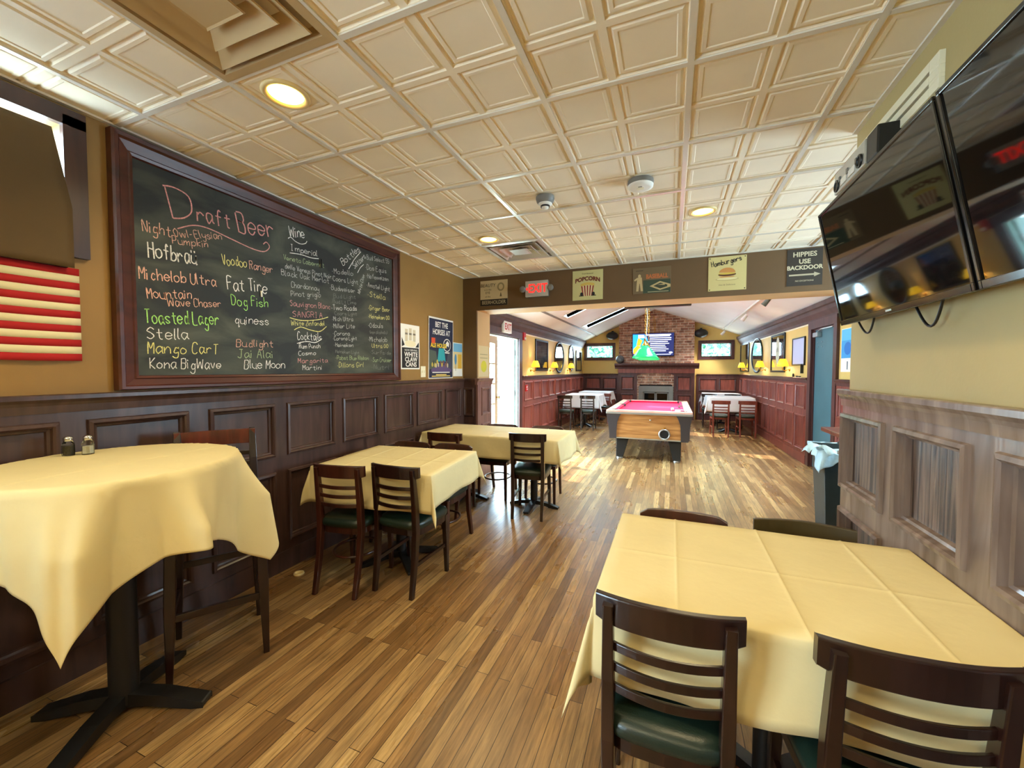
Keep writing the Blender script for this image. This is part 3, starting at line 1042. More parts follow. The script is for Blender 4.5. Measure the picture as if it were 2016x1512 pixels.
# teal back door
f = MB(m_fr)
f.box(6.50, 7.27, -0.06, -0.015, 0.01, 2.05, MT['bluecov'])
d3 = struct(f.build('door_3'))
f = MB(m_fr)
f.box(7.02, 7.20, -0.012, 0.045, 1.945, 2.01, MT['silver'])
f.build('door_closer', d3, bevel=0.004)
MB(m_fr).tube([(7.05, 0.02, 2.02), (6.8, 0.06, 2.035), (6.62, -0.01, 2.05)], 0.009, MT['silver'], flat=(2.4, 1.2)).build('closer_arm', d3)
f = MB(m_fr)
for sx_ in (7.15, 7.0):
    for z in (1.80, 1.87):
        f.lathe([(0.008, 0), (0.008, 0.006)], (sx_, -0.014, z), MT['silver'], 8, axis='y')
f.build('screw_head', d3)
f = MB(m_fr)
f.box(7.30, 7.42, 0, 0.035, 0, 2.19, MT['mahogd']).box(6.36, 7.42, 0, 0.037, 2.07, 2.19, MT['mahogd']).box(6.36, 6.47, 0, 0.035, 0, 2.19, MT['mahogd'])
f.box(7.27, 7.30, -0.12, 0.0, 0, 2.07, MT['mahogd']).box(6.47, 6.50, -0.12, 0.0, 0, 2.07, MT['mahogd']).box(6.47, 7.3, -0.12, 0, 2.05, 2.07, MT['mahogd'])
struct(f.build('trim_9'))

# ---------------------------------------------------------------- chimney breast, mantel and fireplace
mb = MB()
for a, b, c, d in cells(-1.53, 0.60, 0, 3.3, [(-0.90, 0.02, 0.0, 1.02)]):
    mb.box(a, b, 12.8, 13.0, c, d, MT['brick'])
mb.box(-0.92, 0.04, 12.97, 13.0, 0, 1.05, MT['black'])
struct(mb.build('wall_chimney'))
fp = thing('fireplace_mantel', 'dark mahogany fireplace mantel with panelled pilasters against the brick chimney', 'mantel', (-0.45, 12.74, 0))
LO = Vector((-0.45, 12.74, 0))


def loc(x, y, z): return (x - LO.x, y - LO.y, z - LO.z)


mb = MB(loc)
p = [(12.80, 1.50), (12.70, 1.50), (12.68, 1.55), (12.60, 1.59), (12.58, 1.62), (12.58, 1.66), (12.80, 1.66)]
mb.loft([[(-1.63, y, z) for y, z in p], [(0.73, y, z) for y, z in p]], MT['mahogd'], smooth=False)
mb.build('mantel_shelf', fp)
for a, b in ((-1.54, -0.98), (0.06, 0.62)):
    q = MB(lambda s, o, z: loc(s, 12.80 - o, z))
    panel_wall(q, a, b, [(a + .10, b - .10)], [(0.20, 0.72), (0.86, 1.26)], MT['mahogd'], MT['mahog'], z1=1.38)
    q.build('pilaster', fp)
mb = MB(loc)
arch = [(-0.98, 1.38), (-0.98, 1.30)] + [(-0.46 + 0.52 * math.cos(PI - PI * k / 16), 1.30 + 0.075 * math.sin(PI * k / 16)) for k in range(17)] + [(0.06, 1.30), (0.06, 1.38)]
mb.prism([(x, 12.765, z) for x, z in arch], (0, 0.035, 0), MT['mahogd'])
mb.box(-1.54, 0.62, 12.735, 12.80, 1.37, 1.50, MT['mahog'])
mb.build('frieze', fp)
fs = thing('fireplace_insert', 'grey metal fireplace surround with glass doors set into the sooty brick opening', 'fireplace', (-0.44, 12.78, 0))
LO = Vector((-0.44, 12.78, 0))
mb = MB(loc)
for a, b, c, d in cells(-0.93, 0.05, 0, 0.98, [(-0.80, -0.08, 0.06, 0.80)]):
    mb.box(a, b, 12.76, 12.80, c, d, MT['grey'])
mb.build('surround_frame', fs, bevel=0.004)
for a, b in ((-0.795, -0.445), (-0.435, -0.085)):
    q = MB(loc)
    for c, d, e, f_ in ((a, a + .03, .07, .79), (b - .03, b, .07, .79), (a, b, .07, .1), (a, b, .76, .79)):
        q.box(c, d, 12.765, 12.785, e, f_, MT['grey'])
    dd = q.build('insert_door', fs)
    MB(loc).box(a + .03, b - .03, 12.77, 12.78, .1, .76, MT['gloss']).build('door_glass', dd)

# trees beyond the far windows
def tree(name, c, rx, rz, n, label, seed):
    rnd = random.Random(seed)
    t = thing(name, label, 'tree', (c[0], c[1], -0.06))
    tr = MB()
    tr.tube([(0, 0, 0), (0.05, 0, c[2] * .5), (0.0, 0.05, c[2])], [0.14, 0.10, 0.05], MT['bark'], 10)
    tr.build('trunk', t)
    fo = MB()
    for k in range(n):
        a, b, r = rnd.uniform(0, 2 * PI), math.acos(rnd.uniform(-1, 1)), rnd.random() ** 0.4
        p = Vector((math.sin(b) * math.cos(a) * r * rx, math.sin(b) * math.sin(a) * r * rx, c[2] + math.cos(b) * r * rz))
        u = Vector((rnd.gauss(0, 1), rnd.gauss(0, 1), rnd.gauss(0, 1))).normalized()
        v = u.cross(Vector((rnd.gauss(0, 1), rnd.gauss(0, 1), rnd.gauss(0, 1)))).normalized()
        s = rnd.uniform(0.10, 0.19)
        fo.quad(p - u * s, p - v * s * .5, p + u * s, p + v * s * .5, MT['leaf'])
    fo.build('foliage', t)


tree('leafy_tree', (-3.1, 16.6, 2.7), 1.5, 1.3, 2200, 'bright leafy tree outside the window above the fireplace side with the ball', 3)
tree('leafy_tree', (1.7, 16.8, 2.7), 1.5, 1.3, 2600, 'bright leafy tree outside the window next to the corner of mirrors', 5)


# ================================================================== TABLES AND CHAIRS
def chair_parts(t, wood, seatm, h=0.845, style='ladder', ring=False, tops=None, splay=0.02):
    """local frame: sitter faces +y, origin on the floor under the seat"""
    def arc(x, half, b): return -b * (1 - (x / half) ** 2)
    mb = MB()
    out = []
    for k in range(28):
        a = 2 * PI * k / 28
        c, s = math.cos(a), math.sin(a)
        e = 0.42
        out.append((math.copysign(abs(c) ** e, c), math.copysign(abs(s) ** e, s)))
    def ring_(w, d, z, yo=0.0): return [(x * w * (1.0 + 0.06 * y), y * d + yo, z) for x, y in out]
    mb.loft([ring_(.175, .19, .425), ring_(.183, .20, .435), ring_(.185, .203, .455), ring_(.177, .195, .474), ring_(.148, .16, .484), ring_(.08, .08, .488)], seatm, True)
    mb.build('seat', t)
    mb = MB()
    mb.loft([ring_(.168, .18, .385), ring_(.174, .187, .385), ring_(.174, .187, .426), ring_(.168, .18, .426)], wood, False)
    mb.build('seat_frame', t)
    for sx in (-1, 1):
        mb = MB()
        mb.tube([(sx * .153, .165, .42), (sx * .158, .172, .22), (sx * .161, .178, 0)], [1.0, .92, .72], wood, flat=(.036, .036))
        mb.build('leg', t, bevel=.004)
        mb = MB()
        mb.tube([(sx * .145, -.205 - splay, 0), (sx * .147, -.185 - splay * .4, .22), (sx * .150, -.180, .42), (sx * .150, -.190, .60), (sx * .149, -.215, h - .02)], [.78, .95, 1.05, 1.0, .82], wood, flat=(.034, .040))
        mb.build('leg', t, bevel=.004)
    N = 12
    half = .185
    xs = [-half + 2 * half * k / N for k in range(N + 1)]
    topm = tops or wood
    mb = MB()
    rings = []
    for x in xs:
        y = -.200 + arc(x, half, .035) + .012
        e = abs(x) / half
        z1 = h - (.018 * max(0, (e - .75) / .25) ** 2 if style == 'round' else (.004 * e))
        z0 = h - .085 + (.012 * max(0, (e - .8) / .2) if style != 'flat' else 0)
        tk = .011
        rings.append([(x, y - tk, z0), (x, y + tk, z0), (x, y + tk - .004, z1), (x, y - tk - .004, z1)])
    mb.loft(rings, topm, smooth=False)
    mb.build('top_rail', t, bevel=.004)
    for zz in (h - .145, h - .205, h - .265):
        mb = MB()
        hw = .147
        yb_ = -.190 - .012 * (zz - .6) / .2
        mb.tube([(x / half * hw, yb_ + arc(x, half, .032), zz) for x in xs], 1.0, wood, flat=(.010, .024))
        mb.build('slat', t, bevel=.002)
    if ring:
        mb = MB()
        mb.tube([(.148 * math.cos(2 * PI * k / 24), .0 + .165 * math.sin(2 * PI * k / 24), .215) for k in range(24)], .009, wood, 8, closed=True)
        mb.build('stretcher_ring', t)
    else:
        for sx in (-1, 1):
            mb = MB()
            mb.tube([(sx * .156, .168, .20), (sx * .147, -.185, .20)], 1.0, wood, flat=(.016, .024))
            mb.build('stretcher', t)


ladder = thing('dining_chair', 'espresso ladder-back chair at the nearest table, on its aisle corner', 'chair', (-0.007, 1.315, 0), R(1), 'chairs around the square table by the panelled wall')
chair_parts(ladder, MT['chair'], MT['vinyl'], 0.845, 'ladder')
hoop = thing('dining_chair', 'hoop-stretcher chair with a back of slats, pulled up at the wainscot beside the caster cup', 'chair', (-2.035, 2.185, 0), R(9), 'chairs at the middle square table')
chair_parts(hoop, MT['chair_mid'], MT['vinyl'], 0.845, 'ladder', ring=True, splay=.05)
rnd_ = thing('dining_chair', 'round-cornered bentwood chair tucked behind the nearest table, aisle side', 'chair', (0.055, 1.80, 0), R(180), 'chairs around the square table by the panelled wall')
chair_parts(rnd_, MT['chair_mid'], MT['vinyl'], 0.80, 'round', ring=True, splay=.05)
flat = thing('dining_chair', 'chair with a straight olive-brown top rail behind the nearest table, by the wainscot', 'chair', (0.535, 1.86, 0), R(180), 'chairs around the square table by the panelled wall')
chair_parts(flat, MT['chair'], MT['vinyl_blk'], 0.80, 'flat', tops=MT['olive'])
red = thing('dining_chair', 'cherry ladder-back chair at the corner table under the oval mirror, nearer the pool table', 'chair', (1.00, 9.98, 0), R(2), 'chairs at the corner table under the oval mirror')
chair_parts(red, MT['chair_red'], MT['vinyl'], 0.80, 'ladder')

G1, G2, G3 = 'chairs around the square table by the panelled wall', 'chairs at the middle square table', 'chairs at the long table near the doorway'
dup(ladder, (0.495, 1.325, 0), R(4), 'espresso ladder-back chair at the nearest table, against the panelled wall', G1)
dup(ladder, (-1.66, 2.315, 0), R(0), 'dark ladder-back chair with green seat at the outer corner of the middle table', G2)
dup(rnd_, (-2.19, 2.86, 0), R(180), 'round-topped brown chair tucked behind the middle table, next to the wainscot', G2)
dup(rnd_, (-1.79, 2.90, 0), R(179), 'round-topped brown chair behind the middle table with splayed legs in the aisle', G2)
dup(hoop, (-2.085, 3.60, 0), R(5), 'dark blue-black chair before the long table, only its top rail showing over the middle table', G3)
dup(ladder, (-1.32, 3.86, 0), R(7.5), 'black ladder-back chair standing alone before the long table, daylight under it', G3)
dup(rnd_, (-1.88, 4.28, 0), R(183), 'chair tucked behind the long table directly before the open French door', G3)
dup(rnd_, (-1.33, 4.32, 0), R(184), 'reddish round-topped chair behind the long table at its aisle end', G3)
G4, G5 = 'chairs at the far corner tables by the fire pull', 'chairs at the corner table under the oval mirror'
dup(ladder, (-2.42, 9.72, 0), R(4), 'dark ladder-back chair at the far corner table, against the mahogany wainscot', G4)
dup(ladder, (-1.90, 9.88, 0), R(4), 'dark ladder-back chair at the far corner table, nearer the pool table', G4)
dup(rnd_, (-2.30, 11.12, 0), R(180), 'dark chair back between the two far corner tables, next to the wainscot', G4)
dup(red, (-1.75, 11.20, 0), R(178), 'red-brown chair back between the two far corner tables, on the aisle side', G4)
dup(red, (1.53, 10.08, 0), R(2), 'cherry ladder-back chair at the corner table under the oval mirror, by the red wainscot', G5)
dup(ladder, (0.92, 11.44, 0), R(180), 'dark chair behind the mirror-corner table, on the fireplace side', G5)
dup(ladder, (1.46, 11.46, 0), R(180), 'dark chair behind the mirror-corner table, in the corner side', G5)


def pedestal_table(name, x0, x1, y0, y1, top, label, group=None, twin=False, rot=0.0):
    cx, cy = (x0 + x1) / 2, (y0 + y1) / 2
    t = thing(name, label, 'table', (cx, cy, 0), rot, group)
    MB().box(x0 - cx, x1 - cx, y0 - cy, y1 - cy, top - .032, top - .004, MT['chair']).build('tabletop', t, bevel=.004)
    offs = [(-(x1 - x0) / 2 + .35, 0), ((x1 - x0) / 2 - .35, 0)] if twin else [(0, 0)]
    for ox, oy in offs:
        MB().tube([(ox, oy, .05), (ox, oy, top - .03)], .038, MT['iron'], 14).build('column', t)
        b = MB()
        for k in range(4):
            a = R(45 + 90 * k) if not twin else R(90 * k)
            L = .30 if not twin else .27
            p = [(0, .075), (L * .5, .055), (L, .02), (L, 0), (L - .05, 0), (L * .4, .025), (0, .03)]
            w = .026
            px, py = math.cos(a), math.sin(a)
            b.prism([(ox + px * r - py * w, oy + py * r + px * w, z) for r, z in p], (py * 2 * w, -px * 2 * w, 0), MT['iron'])
        b.build('base', t, bevel=.006)
        MB().box(ox - .14, ox + .14, oy - .14, oy + .14, top - .042, top - .032, MT['iron']).build('top_plate', t)
    return t


def draped_cloth(name, x0, x1, y0, y1, top, drop, label, m, cat='tablecloth', group=None, creases=True, seed=1, drops=None, rot=0.0):
    """square cloth over a rectangular top: skirts hang, the corners fall in folded points"""
    rnd = random.Random(seed)
    dl, dr, dn, df = drops or (drop, drop, drop, drop)
    ph = [rnd.uniform(0, 6.28) for _ in range(8)]

    def axis(a, b, d0, d1, cr):
        n = max(10, int((b - a) / .045))
        v = [a + (b - a) * k / n for k in range(n + 1)]
        v += [a - d0 * k / 9 for k in range(1, 10)] + [b + d1 * k / 9 for k in range(1, 10)] + [a - .006, b + .006]
        for c in cr:
            v += [c - .010, c - .004, c, c + .004, c + .010]
        return sorted(set(round(q, 5) for q in v))

    cxs = [lerp(x0, x1, q) for q in (.22, .52, .80)] if creases else []
    cys = [lerp(y0, y1, q) for q in (.47,)] if creases else []
    us, vs = axis(x0, x1, dl, dr, cxs), axis(y0, y1, dn, df, cys)

    def fn(u, v):
        dx = max(x0 - u, u - x1, 0.0)
        dy = max(y0 - v, v - y1, 0.0)
        sx, sy = (-1 if u < x0 else 1), (-1 if v < y0 else 1)
        px, py = min(max(u, x0), x1), min(max(v, y0), y1)
        if dx == 0 and dy == 0:
            z = top
            for c in cxs:
                z += .0028 * max(0, 1 - abs(u - c) / .0075)
            for c in cys:
                z += .0022 * max(0, 1 - abs(v - c) / .0075)
            z += .0008 * math.sin(u * 9 + ph[0]) * math.sin(v * 11 + ph[1])
            return (px, py, z)
        r = math.hypot(dx, dy)
        if dx > 0 and dy > 0:
            phi = math.atan2(dy, dx)
            k = math.sin(2 * phi)
            o = r * (.05 + .30 * k)
            cx_, sx_ = math.cos(phi), math.sin(phi)
            wob = .10 * r * math.sin(4 * phi)
            ox = o * (.35 + .65 * cx_) if phi < PI / 4 else o * (.35 + .65 * cx_)
            ox = r * (.05 * (cx_ > .001)) + r * .17 * k + wob * .3
            oy = r * (.05 * (sx_ > .001)) + r * .17 * k - wob * .3
            return (px + sx * ox, py + sy * oy, top - r * math.sqrt(max(.2, 1 - 2 * (.05 + .17 * k) ** 2)))
        rip = .018 * math.sin((u + v) * 7.0 + ph[2]) + .010 * math.sin((u + v) * 17 + ph[3])
        o = .05 * r + rip * r / max(drop, .05) * .8
        o = max(o, .0) + .004
        zz = top - r
        if dx > 0:
            return (px + sx * o, py, zz)
        return (px, py + sy * o, zz)

    mb = MB()
    mb.grid(fn, us, vs, m)
    ob = mb.build(name, solid=0.0016, loc=((x0 + x1) / 2, (y0 + y1) / 2, 0))
    ob.rotation_euler = (0, 0, rot)
    return tag(ob, label, cat, group)


pedestal_table('square_table', -0.20, 0.835, 1.20, 1.94, 0.778, 'pedestal table under the nearest cloth, pushed against the panelled wall')
draped_cloth('tablecloth', -0.205, 0.840, 1.195, 1.945, 0.781, 0.27, 'ivory cloth with pressed fold lines on the nearest table', MT['cloth'], seed=2, drops=(.27, .004, .24, .24))
pedestal_table('square_table', -2.39, -1.47, 2.135, 2.935, 0.778, 'pedestal table under the middle cloth, between the high table and the long table', rot=R(6))
draped_cloth('tablecloth', -2.395, -1.465, 2.13, 2.94, 0.781, 0.25, 'ivory cloth on the middle square table, one corner point hanging over a green seat', MT['cloth'], seed=4, drops=(.12, .22, .25, .22), rot=R(6))
pedestal_table('long_table', -2.52, -1.005, 3.70, 4.41, 0.778, 'long twin-pedestal table by the doorway to the pool room', twin=True)
draped_cloth('tablecloth', -2.525, -1.0, 3.695, 4.415, 0.781, 0.24, 'ivory cloth on the long table, tinted blue by the open door', MT['cloth'], seed=6, drops=(.08, .24, .22, .22))
pedestal_table('square_table', -2.52, -1.68, 10.05, 10.85, 0.82, 'table under white cloth beside the mahogany wainscot, nearer of the two in that far corner')
draped_cloth('tablecloth', -2.525, -1.675, 10.045, 10.855, 0.83, 0.28, 'white cloth on the nearer table of the corner by the fire pull', MT['clothw'], seed=8, creases=False, drops=(.12, .30, .33, .28))
pedestal_table('square_table', -2.48, -1.62, 11.5, 12.3, 0.82, 'table under white cloth close to the fireplace, rear one of that corner')
draped_cloth('tablecloth', -2.485, -1.615, 11.495, 12.305, 0.83, 0.24, 'white cloth on the rear table of the corner by the fire pull', MT['clothw'], seed=9, creases=False, drops=(.1, .24, .24, .24))
pedestal_table('square_table', 0.80, 1.74, 10.35, 11.2, 0.82, 'table under white cloth in the corner below the oval mirror')
draped_cloth('tablecloth', 0.795, 1.745, 10.345, 11.205, 0.83, 0.27, 'white cloth on the table below the oval mirror, sunlit at its edge', MT['clothw'], seed=11, creases=False, drops=(.25, .06, .33, .27))
pedestal_table('square_table', 0.80, 1.685, 11.86, 12.50, 0.82, 'table under white cloth squeezed into the corner beside the mantel')
draped_cloth('tablecloth', 0.795, 1.69, 11.855, 12.505, 0.83, 0.25, 'white cloth hanging on the rear table beside the mantel', MT['clothw'], seed=12, creases=False, drops=(.25, .03, .25, .2))

# high round table with a square cloth
HC = Vector((-2.165, 0.945, 0))
HT, HR = 1.07, 0.41
ht = thing('high_table', 'tall round pub table by the wall under the flag, draped in a pale cloth', 'table', tuple(HC))
MB().lathe([(HR, HT - .034), (HR + .003, HT - .02), (HR, HT - .004)], (0, 0, 0), MT['chair'], 40).build('tabletop', ht)
MB().tube([(0, 0, .04), (0, 0, HT - .03)], .05, MT['iron'], 16).build('column', ht)
b = MB()
for k in range(4):
    a = R(28 + 90 * k)
    p = [(0, .09), (.16, .07), (.33, .025), (.33, 0), (.28, 0), (.1, .03), (0, .03)]
    w = .032
    px, py = math.cos(a), math.sin(a)
    b.prism([(px * r - py * w, py * r + px * w, z) for r, z in p], (py * 2 * w, -px * 2 * w, 0), MT['iron'])
b.build('base', ht, bevel=.008)
ca = R(4)
half = .655
CO = (0.058, -0.008)


def cloth_round(u, v):
    # u, v in cloth coordinates, rotated and slightly off-centre
    x = u * math.cos(ca) - v * math.sin(ca) + CO[0]
    y = u * math.sin(ca) + v * math.cos(ca) + CO[1]
    r = math.hypot(x, y)
    a = math.atan2(y, x)
    R0 = HR + .006
    if r <= R0:
        z = HT + .003 + .0025 * max(0, 1 - abs(u - .02) / .008) + .0025 * max(0, 1 - abs(v) / .008)
        return (HC.x + x, HC.y + y, z)
    h = r - R0
    k = min(1, h / .22)
    wave = .085 * math.sin(8 * a + .9) + .035 * math.sin(13 * a + 2.0) + .016 * math.sin(23 * a + 1.0)
    rr = R0 + .012 * min(1, h / .02) + k * (.035 + wave * (.45 + 1.1 * h))
    rr = max(rr, R0 + .008)
    aa = a + .05 * k * math.sin(8 * a + 2.4)
    X_, Y_ = HC.x + rr * math.cos(aa), HC.y + rr * math.sin(aa)
    return (max(X_, XL + .012), Y_, HT + .003 - h * .985)


cl = MB()
gs = sorted(set([round(-half + 2 * half * k / 130, 5) for k in range(131)] + [.012, .02, .028, -.008, 0.0, .008]))
cl.grid(cloth_round, gs, gs, MT['cloth'])
tag(cl.build('tablecloth', solid=.0016), 'pale cloth falling in deep folds and points over the tall round table', 'tablecloth')


def shaker(x, y, fill, label, g):
    t = thing('shaker', label, 'shaker', (x, y, HT + .006), R(20), 'salt and pepper set on the tall table')
    oct_ = lambda r, z: [(r * math.cos(R(22.5 + 45 * k)), r * math.sin(R(22.5 + 45 * k)), z) for k in range(8)]
    MB().loft([oct_(.021, 0), (oct_(.022, .004)), oct_(.022, .05), oct_(.016, .062), oct_(.014, .066)], MT['jar'], smooth=False).build('jar', t)
    MB().loft([oct_(.0185, .003), oct_(.0185, g)], fill, smooth=False).build('contents', t)
    MB().lathe([(.0155, .064), (.0165, .068), (.0165, .078), (.012, .084), (.004, .086)], (0, 0, 0), MT['steel'], 16).build('cap', t)


shaker(-2.50, 0.925, MT['pepper'], 'glass pepper shaker with a chrome cap, darker of the pair on the tall table', .042)
shaker(-2.462, 0.975, MT['salt'], 'glass shaker of white salt with a chrome cap on the tall table', .036)

# bar stools at the high table
st = thing('bar_stool', 'tall black bar stool with a reddish slatted back, pulled up to the draped round table', 'stool', (-2.195, 1.36, 0), R(-122.5))


def stool_parts(t):
    w = MT['chair']
    H = 1.12
    mb = MB()
    ring_ = lambda q, z: [(math.copysign(abs(math.cos(a)) ** .4, math.cos(a)) * q, math.copysign(abs(math.sin(a)) ** .4, math.sin(a)) * q, z) for a in [2 * PI * k / 28 for k in range(28)]]
    mb.loft([ring_(.19, .725), ring_(.205, .735), ring_(.205, .752), ring_(.18, .772), ring_(.09, .778)], MT['vinyl_blk'], True)
    mb.build('seat', t)
    MB().box(-.185, .185, -.185, .185, .675, .727, w).build('seat_frame', t, bevel=.004)
    for sx in (-1, 1):
        MB().tube([(sx * .175, .172, .70), (sx * .185, .182, .35), (sx * .192, .190, 0)], [1.1, 1.05, .62], w, flat=(.042, .042)).build('leg', t, bevel=.004)
        MB().tube([(sx * .185, -.205, 0), (sx * .178, -.18, .35), (sx * .172, -.175, .72), (sx * .170, -.19, .95), (sx * .17, -.225, H)], [.62, 1.05, 1.1, .95, .8], w, flat=(.040, .044)).build('leg', t, bevel=.004)
    for a, b2, z in (((-.185, .182), (.185, .182), .30), ((-.18, -.19), (.18, -.19), .40), ((-.185, .182), (-.18, -.185), .27), ((.185, .182), (.18, -.185), .27)):
        MB().tube([(a[0], a[1], z), (b2[0], b2[1], z)], 1.0, w, flat=(.018, .034)).build('foot_rail', t, bevel=.002)
    N = 10
    for zz, hh, m in ((H - .045, .085, MT['stool_red']), (H - .14, .026, w), (H - .20, .026, w), (H - .26, .026, w)):
        hw = .185 if hh > .05 else .165
        mb = MB()
        mb.tube([(-hw + 2 * hw * k / N, -.205 + (zz - H) * -.10 * .6 - .03 * (1 - (2 * k / N - 1) ** 2) + (.0 if hh < .05 else -.004), zz) for k in range(N + 1)], 1.0, m, flat=(.016, hh))
        mb.build('top_rail' if hh > .05 else 'slat', t, bevel=.003)


stool_parts(st)
dup(st, (-2.16, 0.24, 0), R(6), 'tall black bar stool in the shadow on the camera side of the draped round table')
tag(MB().lathe([(.034, 0), (.036, .004), (.033, .015), (.025, .016), (.022, .007), (.004, .006)], (-2.45, 2.055, 0.0), MT['lensring'], 24).build('caster_cup'), 'small pale gold caster cup lying on the floorboards by the wainscot', 'caster cup')

# ================================================================== POOL TABLE
PC = Vector((-0.345, 7.98, 0))
pt = thing('pool_table', 'coin-operated pool table with oak laminate sides and a crimson cloth', 'pool table', tuple(PC))
X2, Y2 = 0.655, 1.23


def pp(x, y, z): return (x, y, z)


b = MB()
b.box(-X2 + .10, X2 - .10, -Y2 + .045, -Y2 + .08, .35, .745, MT['laminate'])
b.build('end_panel', pt)
b = MB()
b.box(-X2 + .10, X2 - .10, Y2 - .08, Y2 - .045, .35, .745, MT['laminate'])
b.build('end_panel', pt)
for sx in (-1, 1):
    b = MB()
    b.box(sx * (X2 - .10) - .018, sx * (X2 - .10) + .018, -Y2 + .08, Y2 - .08, .35, .745, MT['laminate'])
    b.build('side_panel', pt)
MB().box(-X2 + .09, X2 - .09, -Y2 + .08, Y2 - .08, .33, .36, MT['charcoal']).build('underside', pt)
MB().box(-X2 + .08, X2 - .08, -Y2 + .08, Y2 - .08, .745, .765, MT['felt']).build('playing_cloth', pt)
for sx in (-1, 1):
    for sy in (-1, 1):
        b = MB()
        # flared corner casting
        def cs(z, e, k): return [(sx * (X2 + e), sy * (Y2 + e * .5), z), (sx * (X2 - k), sy * (Y2 + e * .5), z), (sx * (X2 - k), sy * (Y2 - .03), z), (sx * (X2 - .03), sy * (Y2 - k), z), (sx * (X2 + e), sy * (Y2 - k), z)]
        b.loft([cs(.33, -.055, .165), cs(.45, -.045, .165), cs(.60, -.028, .175), cs(.70, -.010, .21), cs(.748, 0.0, .24)], MT['charcoal'], smooth=False)
        b.build('corner_casting', pt, bevel=.004)
        b = MB()
        l0, l1 = (sx * .40, sy * 1.02), (sx * .44, sy * 1.14)
        b.loft([[(l0[0] + q[0] * .10, l0[1] + q[1] * .10, .34) for q in ((-1, -1), (1, -1), (1, 1), (-1, 1))], [(l1[0] + q[0] * .055, l1[1] + q[1] * .055, .035) for q in ((-1, -1), (1, -1), (1, 1), (-1, 1))]], MT['black'], smooth=False)
        lg_ = b.build('leg', pt, bevel=.004)
        MB().lathe([(.05, 0), (.055, .01), (.04, .03), (.02, .04)], (l1[0], l1[1], 0), MT['silver'], 16).build('leveller', lg_)
# rails with bevelled tops and sunk cushions
def rail_box(x0, x1, y0, y1):
    return MB().box(x0, x1, y0, y1, .745, .80, MT['railpink'])


for sx in (-1, 1):
    b = MB()
    xa, xb = sx * X2, sx * (X2 - .115)
    b.box(min(xa, xb), max(xa, xb), -Y2 + .0, Y2 - .0, .745, .805, MT['railpink'])
    b.build('side_rail', pt, bevel=.006)
for sy in (-1, 1):
    b = MB()
    ya, yb2 = sy * Y2, sy * (Y2 - .115)
    b.box(-X2 + .115, X2 - .115, min(ya, yb2), max(ya, yb2), .745, .805, MT['railpink'])
    b.build('end_rail', pt, bevel=.006)
for sy in (-1, 1):
    b = MB()
    b.prism([(-X2 + .19, sy * (Y2 - .115), .80), (-X2 + .19, sy * (Y2 - .165), .795), (-X2 + .19, sy * (Y2 - .155), .765), (-X2 + .19, sy * (Y2 - .115), .765)], (2 * X2 - .38, 0, 0), MT['felt'])
    b.build('cushion', pt)
for sx in (-1, 1):
    for y0, y1 in ((-Y2 + .19, -.06), (.06, Y2 - .19)):
        b = MB()
        b.prism([(sx * (X2 - .115), y0, .80), (sx * (X2 - .165), y0, .795), (sx * (X2 - .155), y0, .765), (sx * (X2 - .115), y0, .765)], (0, y1 - y0, 0), MT['felt'])
        b.build('cushion', pt)
for x, y in ((-1, -1), (1, -1), (-1, 1), (1, 1), (-1, 0), (1, 0)):
    MB().lathe([(.058, .766), (.06, .807), (.045, .8075), (.043, .77)], (x * (X2 - .13), y * (Y2 - .13), 0), MT['pocket'], 18).build('pocket', pt)
b = MB()
for k in range(1, 8):
    if k != 4:
        for sx in (-1, 1):
            b.lathe([(.007, 0), (.007, .0015)], (sx * (X2 - .05), -Y2 + 2 * Y2 * k / 8, .805), MT['ivory'], 8)
b.build('rail_sight', pt)
b = MB()
b.box(-X2 - .004, X2 + .004, -Y2 - .006, -Y2 + .002, .742, .775, MT['silver']).box(-X2 + .09, X2 - .09, -Y2 + .03, -Y2 + .046, .335, .352, MT['silver'])
b.build('metal_edging', pt, bevel=.002)
b = MB()
b.lathe([(.085, -.0), (.088, -.012), (.07, -.016), (.066, -.002)], (.25, -Y2 + .045, .435), MT['silver'], 28, axis='y')
b.lathe([(.066, -.006), (.066, -.004)], (.25, -Y2 + .045, .435), MT['pocket'], 28, axis='y')
b.build('ball_return', pt)
for x, z, m in ((.25, .535, MT['brass']), (.04, .655, MT['steel'])):
    MB().lathe([(.014, 0), (.016, -.006), (.010, -.010), (.004, -.011)], (x, -Y2 + .045, z), m, 14, axis='y').build('lock', pt)
tag(MB().ball((0.02, 7.35, .765 + .0285), .0285, .0285, .0285, MT['ivory'], 20, 12).build('cue_ball'), 'white cue ball resting on the crimson pool table cloth', 'ball')
tag(MB().box(0.06, 0.24, 7.20, 7.235, .7655, .80, MT['paper']).build('chalk_box', bevel=.003), 'small pale box lying on the crimson cloth next to the cue ball', 'box')

# green shaded light over the pool table
pl = thing('pool_table_light', 'brass pool light with three green glass shades in a row on chains', 'lamp', (-0.44, 8.0, 3.22))
PZ = 3.22


def lp(x, y, z): return (x, y, z - PZ)


